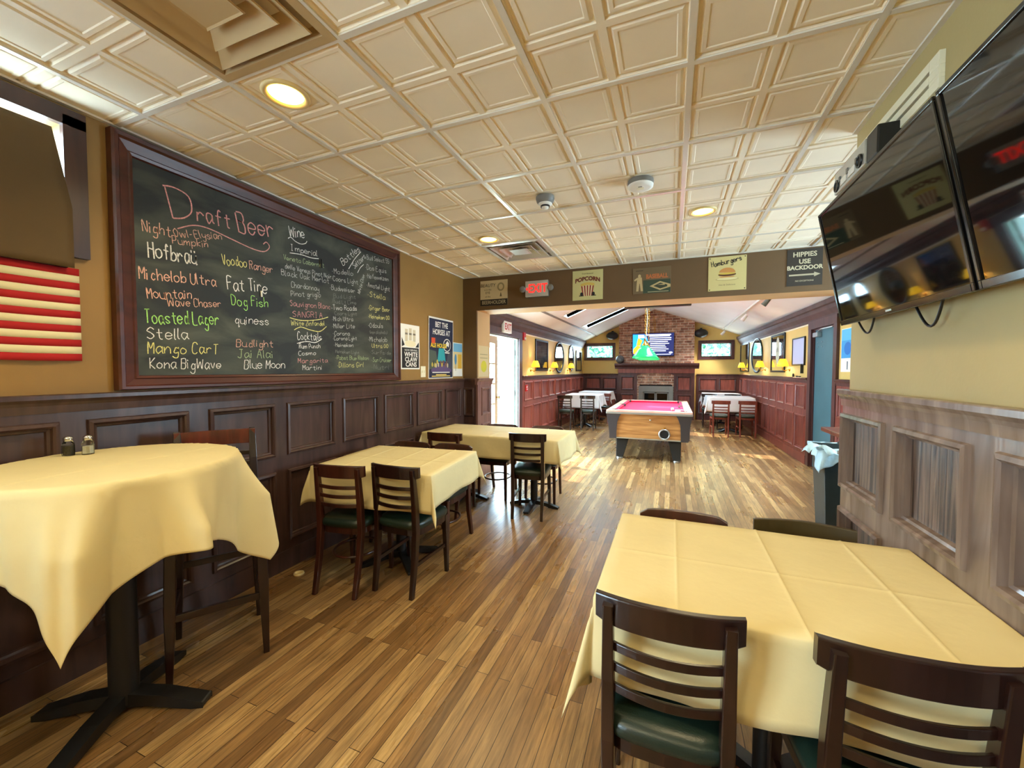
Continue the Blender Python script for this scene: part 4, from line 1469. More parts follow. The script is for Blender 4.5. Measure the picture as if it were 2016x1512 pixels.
MB(lp).tube([(0, -.78, 1.98), (0, .78, 1.98)], .013, MT['brass'], 10).build('bar', pl)
for k, yy in enumerate((-.68, 0, .68)):
    sh_ = MB(lp)
    sh_.loft([[(r * math.cos(2 * PI * q / 28), yy + r * math.sin(2 * PI * q / 28), z) for q in range(28)] for r, z in ((.205, 1.665), (.208, 1.682), (.176, 1.72), (.115, 1.81), (.055, 1.88))], MT['greenshade'], True, caps=False)
    s_ = sh_.build('lamp_shade', pl, solid=.004)
    MB(lp).lathe([(.022, 1.875), (.055, 1.88), (.045, 1.90), (.018, 1.93), (.014, 1.985)], (0, yy, 0), MT['brass'], 16).build('fitter', pl)
    MB(lp).ball((0, yy, 1.80), .03, .03, .04, MT['lens']).build('bulb', s_)
for yy in (-.55, .55):
    ch = MB(lp)
    n = 26
    for k in range(n):
        z = lerp(1.99, 3.20, (k + .5) / n)
        hz = .6 * (3.2 - 1.99) / n
        u = (1, 0, 0) if k % 2 else (0, 1, 0)
        ch.tube([(u[0] * .014 * math.cos(2 * PI * q / 10), yy + u[1] * .014 * math.cos(2 * PI * q / 10), z + hz * math.sin(2 * PI * q / 10)) for q in range(10)], .004, MT['brass'], 5, closed=True)
    ch.build('chain', pl)
MB(lp).tube([(.01, -.55, 1.99), (.03, -.5, 2.4), (-.01, -.53, 2.8), (.02, -.55, 3.2)], .006, MT['yelshade' if False else 'cream'], 6).build('cord', pl)
MB(lp).lathe([(.06, 3.17), (.06, 3.2), (.03, 3.215)], (0, -.55, 0), MT['brass'], 16).lathe([(.06, 3.17), (.06, 3.2), (.03, 3.215)], (0, .55, 0), MT['brass'], 16).build('ceiling_canopy', pl)


# ================================================================== CHALKBOARD
cb = thing('chalkboard', 'large mahogany-framed chalkboard with handwritten drink lists hung above the wainscot', 'chalkboard', (XL, 2.28, 1.36))


def m_cb(s, o, z): return (o, s - 2.28, z - 1.36)


B0, B1, BZ0, BZ1 = 1.24, 3.32, 1.428, 2.555
MB(m_cb).box(B0 - .01, B1 + .01, 0.004, 0.022, BZ0 - .01, BZ1 + .01, MT['board']).build('writing_surface', cb)
mb = MB(m_cb)
prof = [(0.0, 0.022), (0.004, 0.036), (0.016, 0.040), (0.022, 0.034), (0.060, 0.044), (0.068, 0.056), (0.084, 0.058), (0.092, 0.046), (0.092, 0.0)]
rings = [[(B0 - d, o, BZ0 - d * .82), (B1 + d, o, BZ0 - d * .82), (B1 + d, o, BZ1 + d * 1.15), (B0 - d, o, BZ1 + d * 1.15)] for d, o in prof]
mb.loft(rings, MT['frame'], smooth=False, caps=False)
mb.build('board_frame', cb)


def bp_(s, z, o): return m_cb(s, 0.022 + o, z)


CH=[('D', 1.418, 2.312, 1.541, 2.344, 0.168, 1.0), ('raft', 1.545, 2.337, 1.738, 2.357, 0.095, 1.0), ('Beer', 1.792, 2.347, 2.041, 2.394, 0.124, 1.0), ('Night', 1.277, 2.193, 1.408, 2.201, 0.061, 2.0), ('Owl-Elysian', 1.427, 2.206, 1.684, 2.269, 0.044, 2.0), ('Pumpkin', 1.415, 2.168, 1.603, 2.194, 0.042, 2.0), ('Hofbraü', 1.301, 2.062, 1.535, 2.077, 0.086, 0.0), ('Michelob Ultra', 1.257, 1.938, 1.641, 1.972, 0.063, 2.0), ('Mountain', 1.289, 1.842, 1.505, 1.871, 0.056, 2.0), ('Wave Chaser', 1.384, 1.813, 1.67, 1.848, 0.047, 2.0), ('Toasted Lager', 1.278, 1.706, 1.654, 1.737, 0.074, 3.0), ('Stella', 1.283, 1.624, 1.48, 1.634, 0.062, 0.0), ('Mango CarT', 1.283, 1.546, 1.645, 1.555, 0.062, 4.0), ('Kona BigWave', 1.291, 1.465, 1.657, 1.466, 0.058, 0.0), ('Voodoo', 1.685, 2.114, 1.838, 2.134, 0.062, 4.0), ('Ranger', 1.857, 2.128, 2.024, 2.139, 0.053, 2.0), ('Fat Tire', 1.71, 1.966, 1.977, 1.989, 0.082, 0.0), ('Dog Fish', 1.734, 1.87, 1.984, 1.894, 0.064, 3.0), ('quiness', 1.749, 1.757, 1.986, 1.769, 0.054, 0.0), ('Budlight', 1.757, 1.607, 2.016, 1.618, 0.048, 2.0), ('Jai Alai', 1.764, 1.534, 2.014, 1.541, 0.055, 5.0), ('Blue Moon', 1.805, 1.465, 2.104, 1.47, 0.059, 0.0), ('Wine', 2.164, 2.435, 2.293, 2.455, 0.076, 0.0), ('Imperial', 2.175, 2.334, 2.41, 2.353, 0.044, 0.0), ('Veneto Cabernet', 2.11, 2.253, 2.474, 2.279, 0.036, 5.0), ('delle Venezi Pinot Noir', 2.118, 2.194, 2.547, 2.204, 0.036, 6.0), ('Black Oak Merlot', 2.09, 2.138, 2.523, 2.163, 0.041, 6.0), ('Chardonnay', 2.17, 2.066, 2.421, 2.084, 0.041, 6.0), ('Pinot grigio', 2.166, 2.001, 2.436, 2.036, 0.039, 6.0), ('Sauvignon Blanc', 2.158, 1.927, 2.531, 1.957, 0.042, 1.0), ('SANGRIA', 2.178, 1.852, 2.45, 1.873, 0.043, 1.0), ('White Zinfandel', 2.164, 1.784, 2.471, 1.815, 0.037, 4.0), ('Cocktails', 2.214, 1.683, 2.435, 1.693, 0.06, 0.0), ('Rum Punch', 2.227, 1.618, 2.423, 1.632, 0.035, 0.0), ('Cosmo', 2.222, 1.567, 2.379, 1.576, 0.032, 0.0), ('Margarita', 2.216, 1.509, 2.494, 1.518, 0.035, 1.0), ('Martini', 2.254, 1.455, 2.437, 1.459, 0.038, 0.0), ('Bottles', 2.675, 2.345, 2.882, 2.527, 0.056, 0.0), ('Seltzers', 2.811, 2.348, 2.952, 2.481, 0.049, 0.0), ('White Claw', 2.868, 2.135, 2.935, 2.317, 0.034, 6.0), ('.Modello', 2.559, 2.254, 2.79, 2.284, 0.041, 6.0), ('.Coors Light', 2.552, 2.193, 2.849, 2.22, 0.039, 6.0), ('.Budweiser', 2.533, 2.117, 2.811, 2.135, 0.041, 6.0), ('Bud Light', 2.567, 2.054, 2.82, 2.086, 0.034, 7.0), ('.Bud Lt Lime', 2.549, 2.007, 2.823, 2.037, 0.033, 7.0), ('.Two Roads', 2.548, 1.952, 2.832, 1.982, 0.042, 0.0), ('Coors Lght', 2.577, 1.915, 2.831, 1.941, 0.03, 7.0), ('.Mich Ultra', 2.552, 1.862, 2.783, 1.886, 0.037, 6.0), ('.Miller Lite', 2.551, 1.803, 2.802, 1.825, 0.038, 6.0), ('.Corona', 2.556, 1.746, 2.741, 1.757, 0.033, 6.0), ('.Corona Lght', 2.555, 1.703, 2.827, 1.724, 0.031, 6.0), ('.Heineken', 2.566, 1.651, 2.782, 1.659, 0.033, 6.0), ('Heineken Light', 2.577, 1.6, 2.853, 1.597, 0.029, 7.0), ('.Pabst Blue Ribbon', 2.582, 1.543, 2.973, 1.55, 0.035, 5.0), ('.Dillons Girl', 2.599, 1.478, 2.907, 1.484, 0.043, 4.0), ('Bud Select 55', 2.966, 2.47, 3.278, 2.509, 0.042, 6.0), ('.Dos Equis', 2.95, 2.376, 3.235, 2.404, 0.046, 6.0), ('.Hefeweizen', 2.956, 2.302, 3.267, 2.333, 0.042, 6.0), ('.Amstel Light', 2.962, 2.22, 3.283, 2.238, 0.043, 6.0), ('.Stella', 2.975, 2.135, 3.215, 2.14, 0.047, 4.0), ('.Ginger Beer', 2.98, 2.014, 3.28, 2.032, 0.043, 4.0), ('.Heineken 00', 2.979, 1.936, 3.275, 1.953, 0.039, 4.0), ('.Odouls', 2.978, 1.851, 3.178, 1.866, 0.043, 6.0), ('(non alcoholic)', 2.995, 1.794, 3.251, 1.813, 0.031, 7.0), ('.Michelob', 2.976, 1.721, 3.234, 1.733, 0.045, 6.0), ('Ultra 00', 3.019, 1.667, 3.249, 1.674, 0.037, 4.0), ('.Surfside', 2.996, 1.609, 3.291, 1.607, 0.037, 7.0), ('.Sun Cruiser', 3.017, 1.533, 3.298, 1.536, 0.041, 5.0), ('.Nutrl', 3.016, 1.465, 3.263, 1.463, 0.042, 7.0)]
CU=[(1, [(1.44, 2.256), (1.52, 2.301), (1.604, 2.311), (1.741, 2.288), (1.873, 2.266), (1.96, 2.269), (2.001, 2.31), (1.979, 2.338), (1.956, 2.318)]), (0, [(2.149, 2.415), (2.173, 2.43), (2.21, 2.412), (2.258, 2.406), (2.298, 2.422), (2.313, 2.443)]), (0, [(2.161, 2.314), (2.256, 2.327), (2.346, 2.326), (2.421, 2.338)]), (4, [(2.151, 1.841), (2.246, 1.832), (2.401, 1.854), (2.506, 1.888)]), (4, [(2.187, 1.755), (2.245, 1.781), (2.325, 1.768), (2.42, 1.764), (2.488, 1.81)]), (0, [(2.209, 1.656), (2.293, 1.676), (2.376, 1.673), (2.441, 1.708)]), (0, [(2.738, 2.331), (2.812, 2.436), (2.889, 2.519)]), (0, [(2.844, 2.322), (2.879, 2.374), (2.922, 2.414)])]
for tx, ya, za, yb2, zb, hh, ci in CH:
    k = int(ci)
    hand_text(tx, (ya, za), (yb2, zb), hh, CHALK[k], bp_, cb, w=max(.0034, min(.0075, hh * .075)) * (0.7 if k == 7 else 1))
for ci, pts in CU:
    mb = MB()
    ribbon(mb, smooth_line(pts, 6), .006, bp_, CHALK[ci], .0016)
    mb.build('chalk_flourish', cb)
mb = MB(m_cb)
mb.tube([(2.435, .04, 2.335), (2.435, .04, 2.265)], .006, MT['black'], 6)
mb.build('chalk_clip', cb)
# a short stick of chalk caught in the board
tag(MB().tube([(XL + .03, 1.93, 1.995), (XL + .03, 1.932, 1.955)], .006, MT['whiteink'], 8).build('chalk_stick'), 'short white chalk stick stuck upright on the board by the second drinks column', 'chalk')


# ================================================================== THINGS ON THE FRONT WALLS
def board(name, label, cat, mp, s0, s1, z0, z1, m, th=.004, group=None, o0=.001, bev=0.0):
    """flat plate on a wall: returns the root and a mapper in plate coordinates (x, y from its centre, o above its face)"""
    cs, cz = (s0 + s1) / 2, (z0 + z1) / 2
    org = Vector(mp(cs, o0, cz))
    t = thing(name, label, cat, tuple(org), 0, group)
    mb = MB(lambda s, o, z: tuple(Vector(mp(s, o, z)) - org))
    mb.box(s0, s1, o0, o0 + th, z0, z1, m)
    mb.build('plate', t, bevel=bev)
    return t, (lambda x, y, o=0.0005: tuple(Vector(mp(cs + x, o0 + th + o, cz + y)) - org))


def patch(mp, pts, m, o=.0006):
    mb = MB()
    mb.poly([mp(x, y, o) for x, y in pts], m)
    return mb


def oval(cx, cy, rx, ry, n=28, a0=0, a1=2 * PI): return [(cx + rx * math.cos(a0 + (a1 - a0) * k / n), cy + ry * math.sin(a0 + (a1 - a0) * k / n)) for k in range(n)]
def rect(x0, x1, y0, y1): return [(x0, y0), (x1, y0), (x1, y1), (x0, y1)]


C_ = {}


def col(*c):
    if c not in C_:
        C_[c] = mat('print_%d_%d_%d' % c, c, 0.6)
    return C_[c]


# drooping striped flag
fl = MB(m_left)
F0, F1 = 0.30, 1.030
zt0, zb0 = 1.935, 1.500
for k in range(13):
    za, zb = lerp(zt0, zb0, k / 13), lerp(zt0, zb0, (k + 1) / 13)

    def fpt(u, v, za=za, zb=zb):
        return (lerp(F0, F1, u), .012 + .006 * math.sin(u * 9 + 1), lerp(za, zb, v) + .012 * math.sin(u * 5.0) * (1 - u) - .010 * (1 - u) * (lerp(za, zb, v) - zb0) / .4)
    fl.grid(fpt, [q / 20 for q in range(21)], [0, .5, 1], MT['flagred'] if k % 2 == 0 else MT['flagwhite'])
flag = fl.build('flag', solid=.002)
tag(flag, 'red and cream striped cloth flag tacked to the ochre wall under the shade', 'flag')
MB(m_left).box(F0 - .0, F0 + .30, .022, .0245, 1.705, 1.94, MT['flagblue']).build('canton', flag)

# posters by the board
t, q = board('beer_poster', 'black and cream poster of raised cans taped up beside the chalkboard frame', 'poster', m_left, 3.475, 3.812, 1.465, 1.945, MT['paper'], .002)
patch(q, rect(-.150, .155, -.225, -.008), MT['ink']).build('black_panel', t)
mb = MB()
for k, x in enumerate((-.07, 0, .07)):
    mb.poly([q(a, b, .0008) for a, b in rect(x - .024, x + .024, .06 + .012 * (k == 1), .19 + .012 * (k == 1))], col(206, 196, 168))
    mb.poly([q(a, b, .0010) for a, b in rect(x - .024, x + .024, .13, .15)], col(120, 112, 96))
mb.poly([q(a, b, .0012) for a, b in oval(0, .035, .10, .035)], col(236, 226, 190))
mb.poly([q(a, b, .0007) for a, b in [(-.15, .10), (-.10, .02), (-.15, 0)]], MT['ink'])
mb.poly([q(a, b, .0007) for a, b in [(.155, .06), (.09, .0), (.155, 0)]], MT['ink'])
mb.build('can_picture', t)
for s_, y, tx in ((.030, -.036, 'NOW SERVING'), (.068, -.082, 'WHITE'), (.068, -.136, 'CLAW'), (.068, -.190, 'CANS')):
    letters(tx, s_, MT['whiteink'], lambda x, yy, o, y=y: q(x + .01, yy + y, .001 + o), parent=t, bold=.0014 if s_ > .05 else 0, sx=1.12)
t, q = board('racing_poster', 'tall dark blue racing poster standing on the rail next to the light switch', 'poster', lambda s, o, z: m_left(s, o + .012 * (z - 1.35), z), 3.985, 4.545, 1.355, 2.085, MT['paper'], .003)
patch(q, rect(-.27, .27, -.355, .345), col(26, 34, 62)).build('blue_ground', t)
for s_, y, tx in ((.090, .280, 'BET THE'), (.090, .19, 'HORSES AT')):
    letters(tx, s_, MT['whiteink'], lambda x, yy, o, y=y: q(x, yy + y, .001 + o), parent=t, bold=.0018, sx=.86)
letters('ALE HOUSE', .07, col(240, 206, 40), lambda x, yy, o: q(x - .06, yy + .03, .001 + o), parent=t, bold=.002)
letters('Beer Barn', .04, MT['whiteink'], lambda x, yy, o: q(x - .02, yy + .09, .001 + o), parent=t) if False else None
mb = MB()
mb.poly([q(a, b, .0009) for a, b in rect(-.22, -.14, .05, .12)], col(214, 80, 44))
mb.poly([q(a, b, .0009) for a, b in [(-.06, 0), (.06, 0), (.10, -.16), (-.09, -.16)]], col(40, 160, 170))
mb.poly([q(a, b, .0008) for a, b in [(-.27, -.02), (-.12, -.04), (-.08, -.22), (-.27, -.26)]], col(74, 88, 78))
mb.poly([q(a, b, .0008) for a, b in [(.27, -.02), (.16, -.04), (.10, -.22), (.27, -.26)]], col(64, 72, 84))
rn = random.Random(4)
for k in range(16):
    x = -.2 + .4 * k / 15
    mb.poly([q(a, b, .0011) for a, b in oval(x, -.19 + rn.uniform(-.02, .03), .018, .028, 10)], col(*rn.choice([(190, 170, 70), (60, 60, 110), (120, 84, 70), (54, 66, 58), (196, 186, 160)])))
mb.poly([q(a, b, .0007) for a, b in rect(-.22, .24, -.285, -.20)], col(92, 76, 120))
mb.build('race_picture', t)
mb = MB()
mb.poly([q(a, b, .0012) for a, b in oval(.13, .045, .09, .08)], MT['whiteink'])
mb.poly([q(a, b, .0014) for a, b in oval(.13, .045, .08, .07)], col(26, 34, 62))
mb.poly([q(a, b, .0016) for a, b in [(.08, .0), (.11, .03), (.10, .07), (.14, .10), (.18, .07), (.17, .02), (.14, .04)]], MT['whiteink'])
mb.poly([q(a, b, .0016) for a, b in rect(.08, .19, -.055, -.042)], MT['whiteink'])
mb.build('round_emblem', t)
letters('Exit Raceway . 10990', .034, MT['whiteink'], lambda x, yy, o: q(x, yy - .295, .001 + o), parent=t) if False else None
mb = MB()
for y, w in ((-.292, .20), (-.32, .12), (-.337, .21)):
    mb.poly([q(a, b, .0012) for a, b in rect(-w, w, y - .006, y + .006)], MT['whiteink'] if y > -.3 else col(226, 200, 110))
mb.build('small_print', t)
t, q = board('beach_poster', 'pale poster in sky blue and yellow fixed in the corner beyond the racing poster', 'poster', m_left, 4.56, 4.80, 1.375, 1.815, MT['paper'], .002)
mb = MB()
mb.poly([q(a, b, .0006) for a, b in rect(-.115, .115, .10, .21)], col(120, 180, 214))
mb.poly([q(a, b, .0006) for a, b in rect(-.115, .115, -.12, .10)], col(228, 206, 150))
mb.poly([q(a, b, .0008) for a, b in rect(.0, .10, -.12, .07)], col(226, 176, 60))
mb.poly([q(a, b, .0010) for a, b in oval(-.06, 0, .03, .07)], col(80, 140, 180))
mb.poly([q(a, b, .0010) for a, b in rect(-.064, -.056, -.15, -.07)], MT['ink'])
mb.build('beach_picture', t)
t, q = board('light_switch', 'cream light switch plate on the ochre wall between two posters', 'switch', m_left, 3.832, 3.925, 1.375, 1.50, MT['cream'], .006, bev=.002)
for x in (-.02, .02):
    MB().prism([q(x - .006, -.014, 0), q(x + .006, -.014, 0), q(x + .006, .014, 0), q(x - .006, .014, 0)], tuple(Vector(q(0, 0, .008)) - Vector(q(0, 0, 0))), MT['cream']).build('toggle', t)
for y_, z_, w_ in ((3.72, 2.03, .035), (3.79, 2.0, .02), (4.02, 2.38, .015)):
    pass

# notice on the jamb
t, q = board('pinned_notice', 'faded notice with a yellow-green drawing pinned on the opening jamb', 'notice', m_jamb, 4.885, 5.205, 1.365, 1.79, col(214, 196, 150), .002)
mb = MB()
mb.poly([q(a, b, .0008) for a, b in oval(.0, -.07, .09, .08)], col(206, 200, 60))
mb.poly([q(a, b, .0007) for a, b in rect(-.12, .12, .04, .05)], col(160, 150, 110))
mb.poly([q(a, b, .0007) for a, b in rect(-.12, .12, .09, .10)], col(160, 150, 110))
mb.build('drawing', t)

# signs along the header
t, q = board('tin_sign', 'cream tin sign about beauty with a black lettered strip below, nearest the corner', 'sign', m_head, -2.37, -1.982, 2.30, 2.628, col(206, 190, 152), .004)
patch(q, rect(-.194, .194, -.164, -.080), col(40, 32, 24)).build('dark_strip', t)
for s_, x, y, tx, mm, sh_ in ((.060, -.085, .10, 'BEAUTY', MT['ink'], .15), (.032, -.085, .045, 'is in the', MT['ink'], 0), (.042, -.085, .005, 'EYE', MT['ink'], 0), (.032, -.085, -.045, 'of the', MT['ink'], 0), (.066, .0, -.122, 'BEERHOLDER', col(196, 184, 150), 0)):
    letters(tx, s_, mm, lambda a, b, o, x=x, y=y: q(a + x, b + y + a * .0, .001 + o), parent=t, shear=sh_, sx=.85 if s_ > .06 else 1)
mb = MB()
mb.poly([q(a, b, .0008) for a, b in oval(.10, .075, .05, .055)], col(150, 138, 104))
mb.poly([q(a, b, .001) for a, b in oval(.10, .075, .03, .035)], col(206, 190, 152))
mb.poly([q(a, b, .001) for a, b in [(.085, -.05), (.10, .01), (.115, -.05)]], col(96, 84, 60))
mb.build('sketch', t)
# exit sign with two lamp heads
ex = thing('exit_sign', 'lit red EXIT sign with two emergency lamp heads on the brown header', 'exit sign', (-1.575, YH, 2.47))


def m_ex(x, y, o): return (x, -o, y)


mb = MB()
mb.loft([[m_ex(a * .148, b * .098, o) for a, b in ((-1, -1), (1, -1), (1, 1), (-1, 1))] for o in (0.002, .045)], MT['silver'], smooth=False)
mb.build('housing', ex, bevel=.004)
letters('EXIT', .150, MT['redlit'], lambda x, y, o: m_ex(x * .80 + .014, y, .046 + o), parent=ex, bold=.002)
mb = MB()
mb.poly([m_ex(x, y, .0468) for x, y in [(-.142, 0), (-.118, .022), (-.118, -.022)]], MT['redlit'])
mb.build('arrow', ex)
for sx in (-1, 1):
    MB().lathe([(.012, 0), (.034, -.02), (.040, -.05), (.037, -.058), (.02, -.062)], (sx * .180, -.03 if False else -.012, -.0), MT['grey'], 18, axis='y').build('lamp_head', ex)
t, q = board('tin_sign', 'pale green tin sign with a red striped popcorn tub', 'sign', m_head, -1.131, -0.768, 2.297, 2.65, col(206, 200, 140), .004, bev=.002)
letters('POPCORN', .066, col(110, 40, 30), lambda x, y, o: q(x, y + .075 - x * x * 1.2, .001 + o), parent=t, bold=.003, sx=.95)
letters('Fresh Buttered', .022, MT['ink'], lambda x, y, o: q(x, y + .135, .001 + o), parent=t)
mb = MB()
for k in range(9):
    x0, x1 = lerp(-.078, .078, k / 9), lerp(-.078, .078, (k + 1) / 9)
    mb.poly([q(x0 * .72, -.128, .0008), q(x1 * .72, -.128, .0008), q(x1, -.005, .0008), q(x0, -.005, .0008)], col(150, 48, 36) if k % 2 == 0 else col(226, 214, 170))
for k in range(9):
    mb.poly([q(a, b, .001 + .00005 * k) for a, b in oval(-.066 + .0165 * k, .005 + .012 * math.sin(PI * k / 8), .018, .016, 12)], col(214, 184, 90))
mb.poly([q(a, b, .0012) for a, b in rect(-.10, -.045, -.13, -.12)], MT['ink'])
mb.poly([q(a, b, .0012) for a, b in rect(.045, .10, -.13, -.12)], MT['ink'])
mb.poly([q(a, b, .0012) for a, b in oval(-.07, -.105, .018, .022, 14)], MT['ink'])
mb.poly([q(a, b, .0012) for a, b in oval(.07, -.105, .018, .022, 14)], MT['ink'])
mb.build('popcorn_picture', t)
t, q = board('tin_sign', 'dark green and brown tin sign with a baseball player and diamond', 'sign', m_head, -0.43, -0.023, 2.325, 2.618, col(112, 92, 62), .004, bev=.002)
patch(q, rect(-.09, .200, -.142, .005), col(48, 66, 48), .0006).build('green_field', t)
letters('BASEBALL', .066, col(190, 110, 60), lambda x, y, o: q(x + .056, y + .042, .001 + o), parent=t, bold=.003, sx=.80)
mb = MB()
dm = [(-.02, -.065), (.09, -.015), (.20, -.055), (.20, -.085), (.09, -.115)]
mb.poly([q(a, b, .0009) for a, b in dm], col(190, 170, 120))
mb.poly([q(lerp(.10, a, .66), lerp(-.066, b, .66), .0012) for a, b in dm], col(54, 62, 44))
mb.poly([q(a, b, .0014) for a, b in [(.06, -.055), (.14, -.045), (.14, -.06)]], col(190, 170, 120))
for pts in (oval(-.13, .055, .016, .02, 14), [(-.155, .04), (-.105, .04), (-.10, -.03), (-.16, -.03)], [(-.16, -.03), (-.13, -.03), (-.14, -.115), (-.165, -.115)], [(-.125, -.03), (-.10, -.03), (-.09, -.115), (-.115, -.115)], [(-.155, .04), (-.19, .015), (-.18, .0), (-.15, .02)]):
    mb.poly([q(a, b, .0015) for a, b in pts], col(196, 172, 124))
mb.poly([q(a, b, .0009) for a, b in rect(-.04, .18, -.132, -.126)], col(190, 180, 140))
mb.poly([q(a, b, .0009) for a, b in rect(-.17, -.09, .112, .118)], col(60, 44, 30))
mb.build('player_picture', t)
t, q = board('tin_sign', 'cream tin sign painted with a hamburger', 'sign', m_head, 0.350, 0.709, 2.305, 2.663, col(210, 194, 130), .004, bev=.001)
mb = MB()
hand_text('Hamburgers', (-.145, .075), (.135, .125), .055, MT['ink'], lambda x, y, o: q(x, y, .001), t, w=.007).name = 'lettering'
for pts, c in ((oval(.0, .005, .078, .055, 24, 0, PI), (200, 138, 72)), (oval(.0, -.012, .085, .018, 24), (92, 50, 30)), (oval(.0, -.002, .082, .010, 24), (206, 176, 70)), (oval(.0, -.030, .074, .018, 24, PI, 2 * PI), (206, 150, 84)), (oval(.0, -.060, .11, .018, 24), (190, 172, 112)), (oval(.0, -.056, .098, .012, 24), (226, 212, 156))):
    mb.poly([q(a, b, .0008 + .00015 * len(mb.f)) for a, b in pts], col(*c))
mb.build('burger_picture', t)
letters('Hot & Delicious', .024, col(120, 90, 60), lambda x, y, o: q(x, y - .12, .001 + o), parent=t)
mb = MB()
for a in (-1, 1):
    for b in (-1, 1):
        mb.poly([q(x, y, .001) for x, y in oval(a * .165, b * .165, .006, .006, 10)], MT['ink'])
mb.build('nail_head', t)
t, q = board('tin_sign', 'near-black tin sign reading HIPPIES USE BACKDOOR with an arrow', 'sign', m_head, 1.065, 1.362, 2.305, 2.668, col(52, 44, 34), .004)
for s_, y, tx, b_ in ((.066, .125, 'HIPPIES', .0015), (.062, .055, 'USE', .002), (.056, -.005, 'BACKDOOR', .002), (.021, -.135, 'NO EXCEPTIONS', 0)):
    letters(tx, s_, col(206, 194, 160), lambda x, yy, o, y=y: q(x, yy + y, .001 + o), parent=t, bold=b_, sx=.95)
patch(q, [(-.13, -.083), (.08, -.083), (.08, -.098), (.132, -.075), (.08, -.052), (.08, -.067), (-.13, -.067)], col(178, 166, 136), .001).build('arrow', t)


# ================================================================== CEILING FITTINGS
def can_light(x, y, label):
    t = thing('recessed_light', label, 'light', (x, y, ZC), 0, 'recessed lights in the tiled ceiling')
    MB().lathe([(.098, .004), (.100, -.004), (.088, -.010), (.076, -.006), (.072, .012)], (0, 0, 0), MT['lensring'], 32).build('trim_ring', t)
    MB().lathe([(.074, .004), (.070, .000), (.03, -.002), (.001, -.002)], (0, 0, 0), MT['lens'], 32).build('lens', t)


can_light(-1.62, 1.336, 'glowing recessed ceiling light next to the big air diffuser above the chalkboard')
can_light(0.206, 3.475, 'glowing recessed ceiling light by itself, toward the televisions')
can_light(-1.62, 3.475, 'glowing recessed ceiling light touching the small silver vent before the header')
for x, y, l in ((0.206, 1.03, 'recessed ceiling light over the nearest table, above the view'), (-1.62, -0.8, 'recessed ceiling light behind the viewer, on the chalkboard side'), (0.206, -1.1, 'recessed ceiling light behind the viewer, on the television side'), (2.04, 3.475, 'added unseen recessed ceiling light over the bar counter end'), (-0.705, -0.8, 'added recessed ceiling light behind the viewer, between two others')):
    can_light(x, y, l)


def diffuser(ix, iy, m, label):
    cx, cy = X0 + ix * TS + TS / 2, Y0 + iy * TS + TS / 2
    t = thing('air_diffuser', label, 'vent', (cx, cy, ZC), 0, 'square air diffusers in the ceiling')
    sq = lambda h, z: [(-h, -h, z), (h, -h, z), (h, h, z), (-h, h, z)]
    MB().loft([sq(.303, .0), sq(.303, -.008), sq(.268, -.010), sq(.258, .05)], m, smooth=False, caps=False).build('diffuser_frame', t)
    MB().loft([sq(.265, .06), sq(.10, .062)], MT['black'], smooth=False, caps=True).build('duct_neck', t)
    for h0, h1 in ((.245, .165), (.172, .092), (.100, .0)):
        mb = MB()
        if h1 > 0:
            mb.loft([sq(h0, -.012), sq(h0 - .004, -.016), sq(h1, .035), sq(h1 + .006, .038)], m, smooth=False, caps=False)
        else:
            mb.loft([sq(h0, -.012), sq(h0 - .004, -.016), sq(.012, .03)], m, smooth=False, caps=True)
        mb.build('louver', t)


diffuser(0, -1, MT['vent'], 'large beige stepped air diffuser overhead, nearest in the ceiling')
diffuser(0, 4, MT['ventw'], 'silvery square air diffuser close to the brown header')
sd = thing('smoke_detector', 'small smoke detector with a dark ring around a white nose', 'smoke detector', (-0.85, 2.77, ZC - .0065))
MB().lathe([(.066, 0), (.066, -.012), (.060, -.034), (.05, -.046)], (0, 0, 0), MT['grey'], 28).build('base', sd)
MB().lathe([(.049, -.045), (.047, -.054), (.034, -.06)], (0, 0, 0), MT['paper'], 28).lathe([(.033, -.058), (.032, -.07)], (0, 0, 0), MT['black'], 20).lathe([(.026, -.07), (.022, -.08), (.008, -.084)], (0, 0, 0), MT['paper'], 20).build('sensor', sd)
sd = thing('smoke_detector', 'flat wide smoke alarm disc on a grey base, nearer the televisions', 'smoke detector', (-0.205, 2.76, ZC - .0065))
MB().lathe([(.080, 0), (.082, -.012), (.080, -.03)], (0, 0, 0), MT['grey'], 32).build('base', sd)
MB().lathe([(.080, -.030), (.078, -.042), (.055, -.048), (.002, -.049)], (0, 0, 0), MT['paper'], 32).build('cover', sd)
MB().box(-.022, .022, -.012, .012, -.052, -.046, MT['cream']).box(-.012, .012, -.03, -.024, -.051, -.046, MT['grey']).build('test_button', sd)

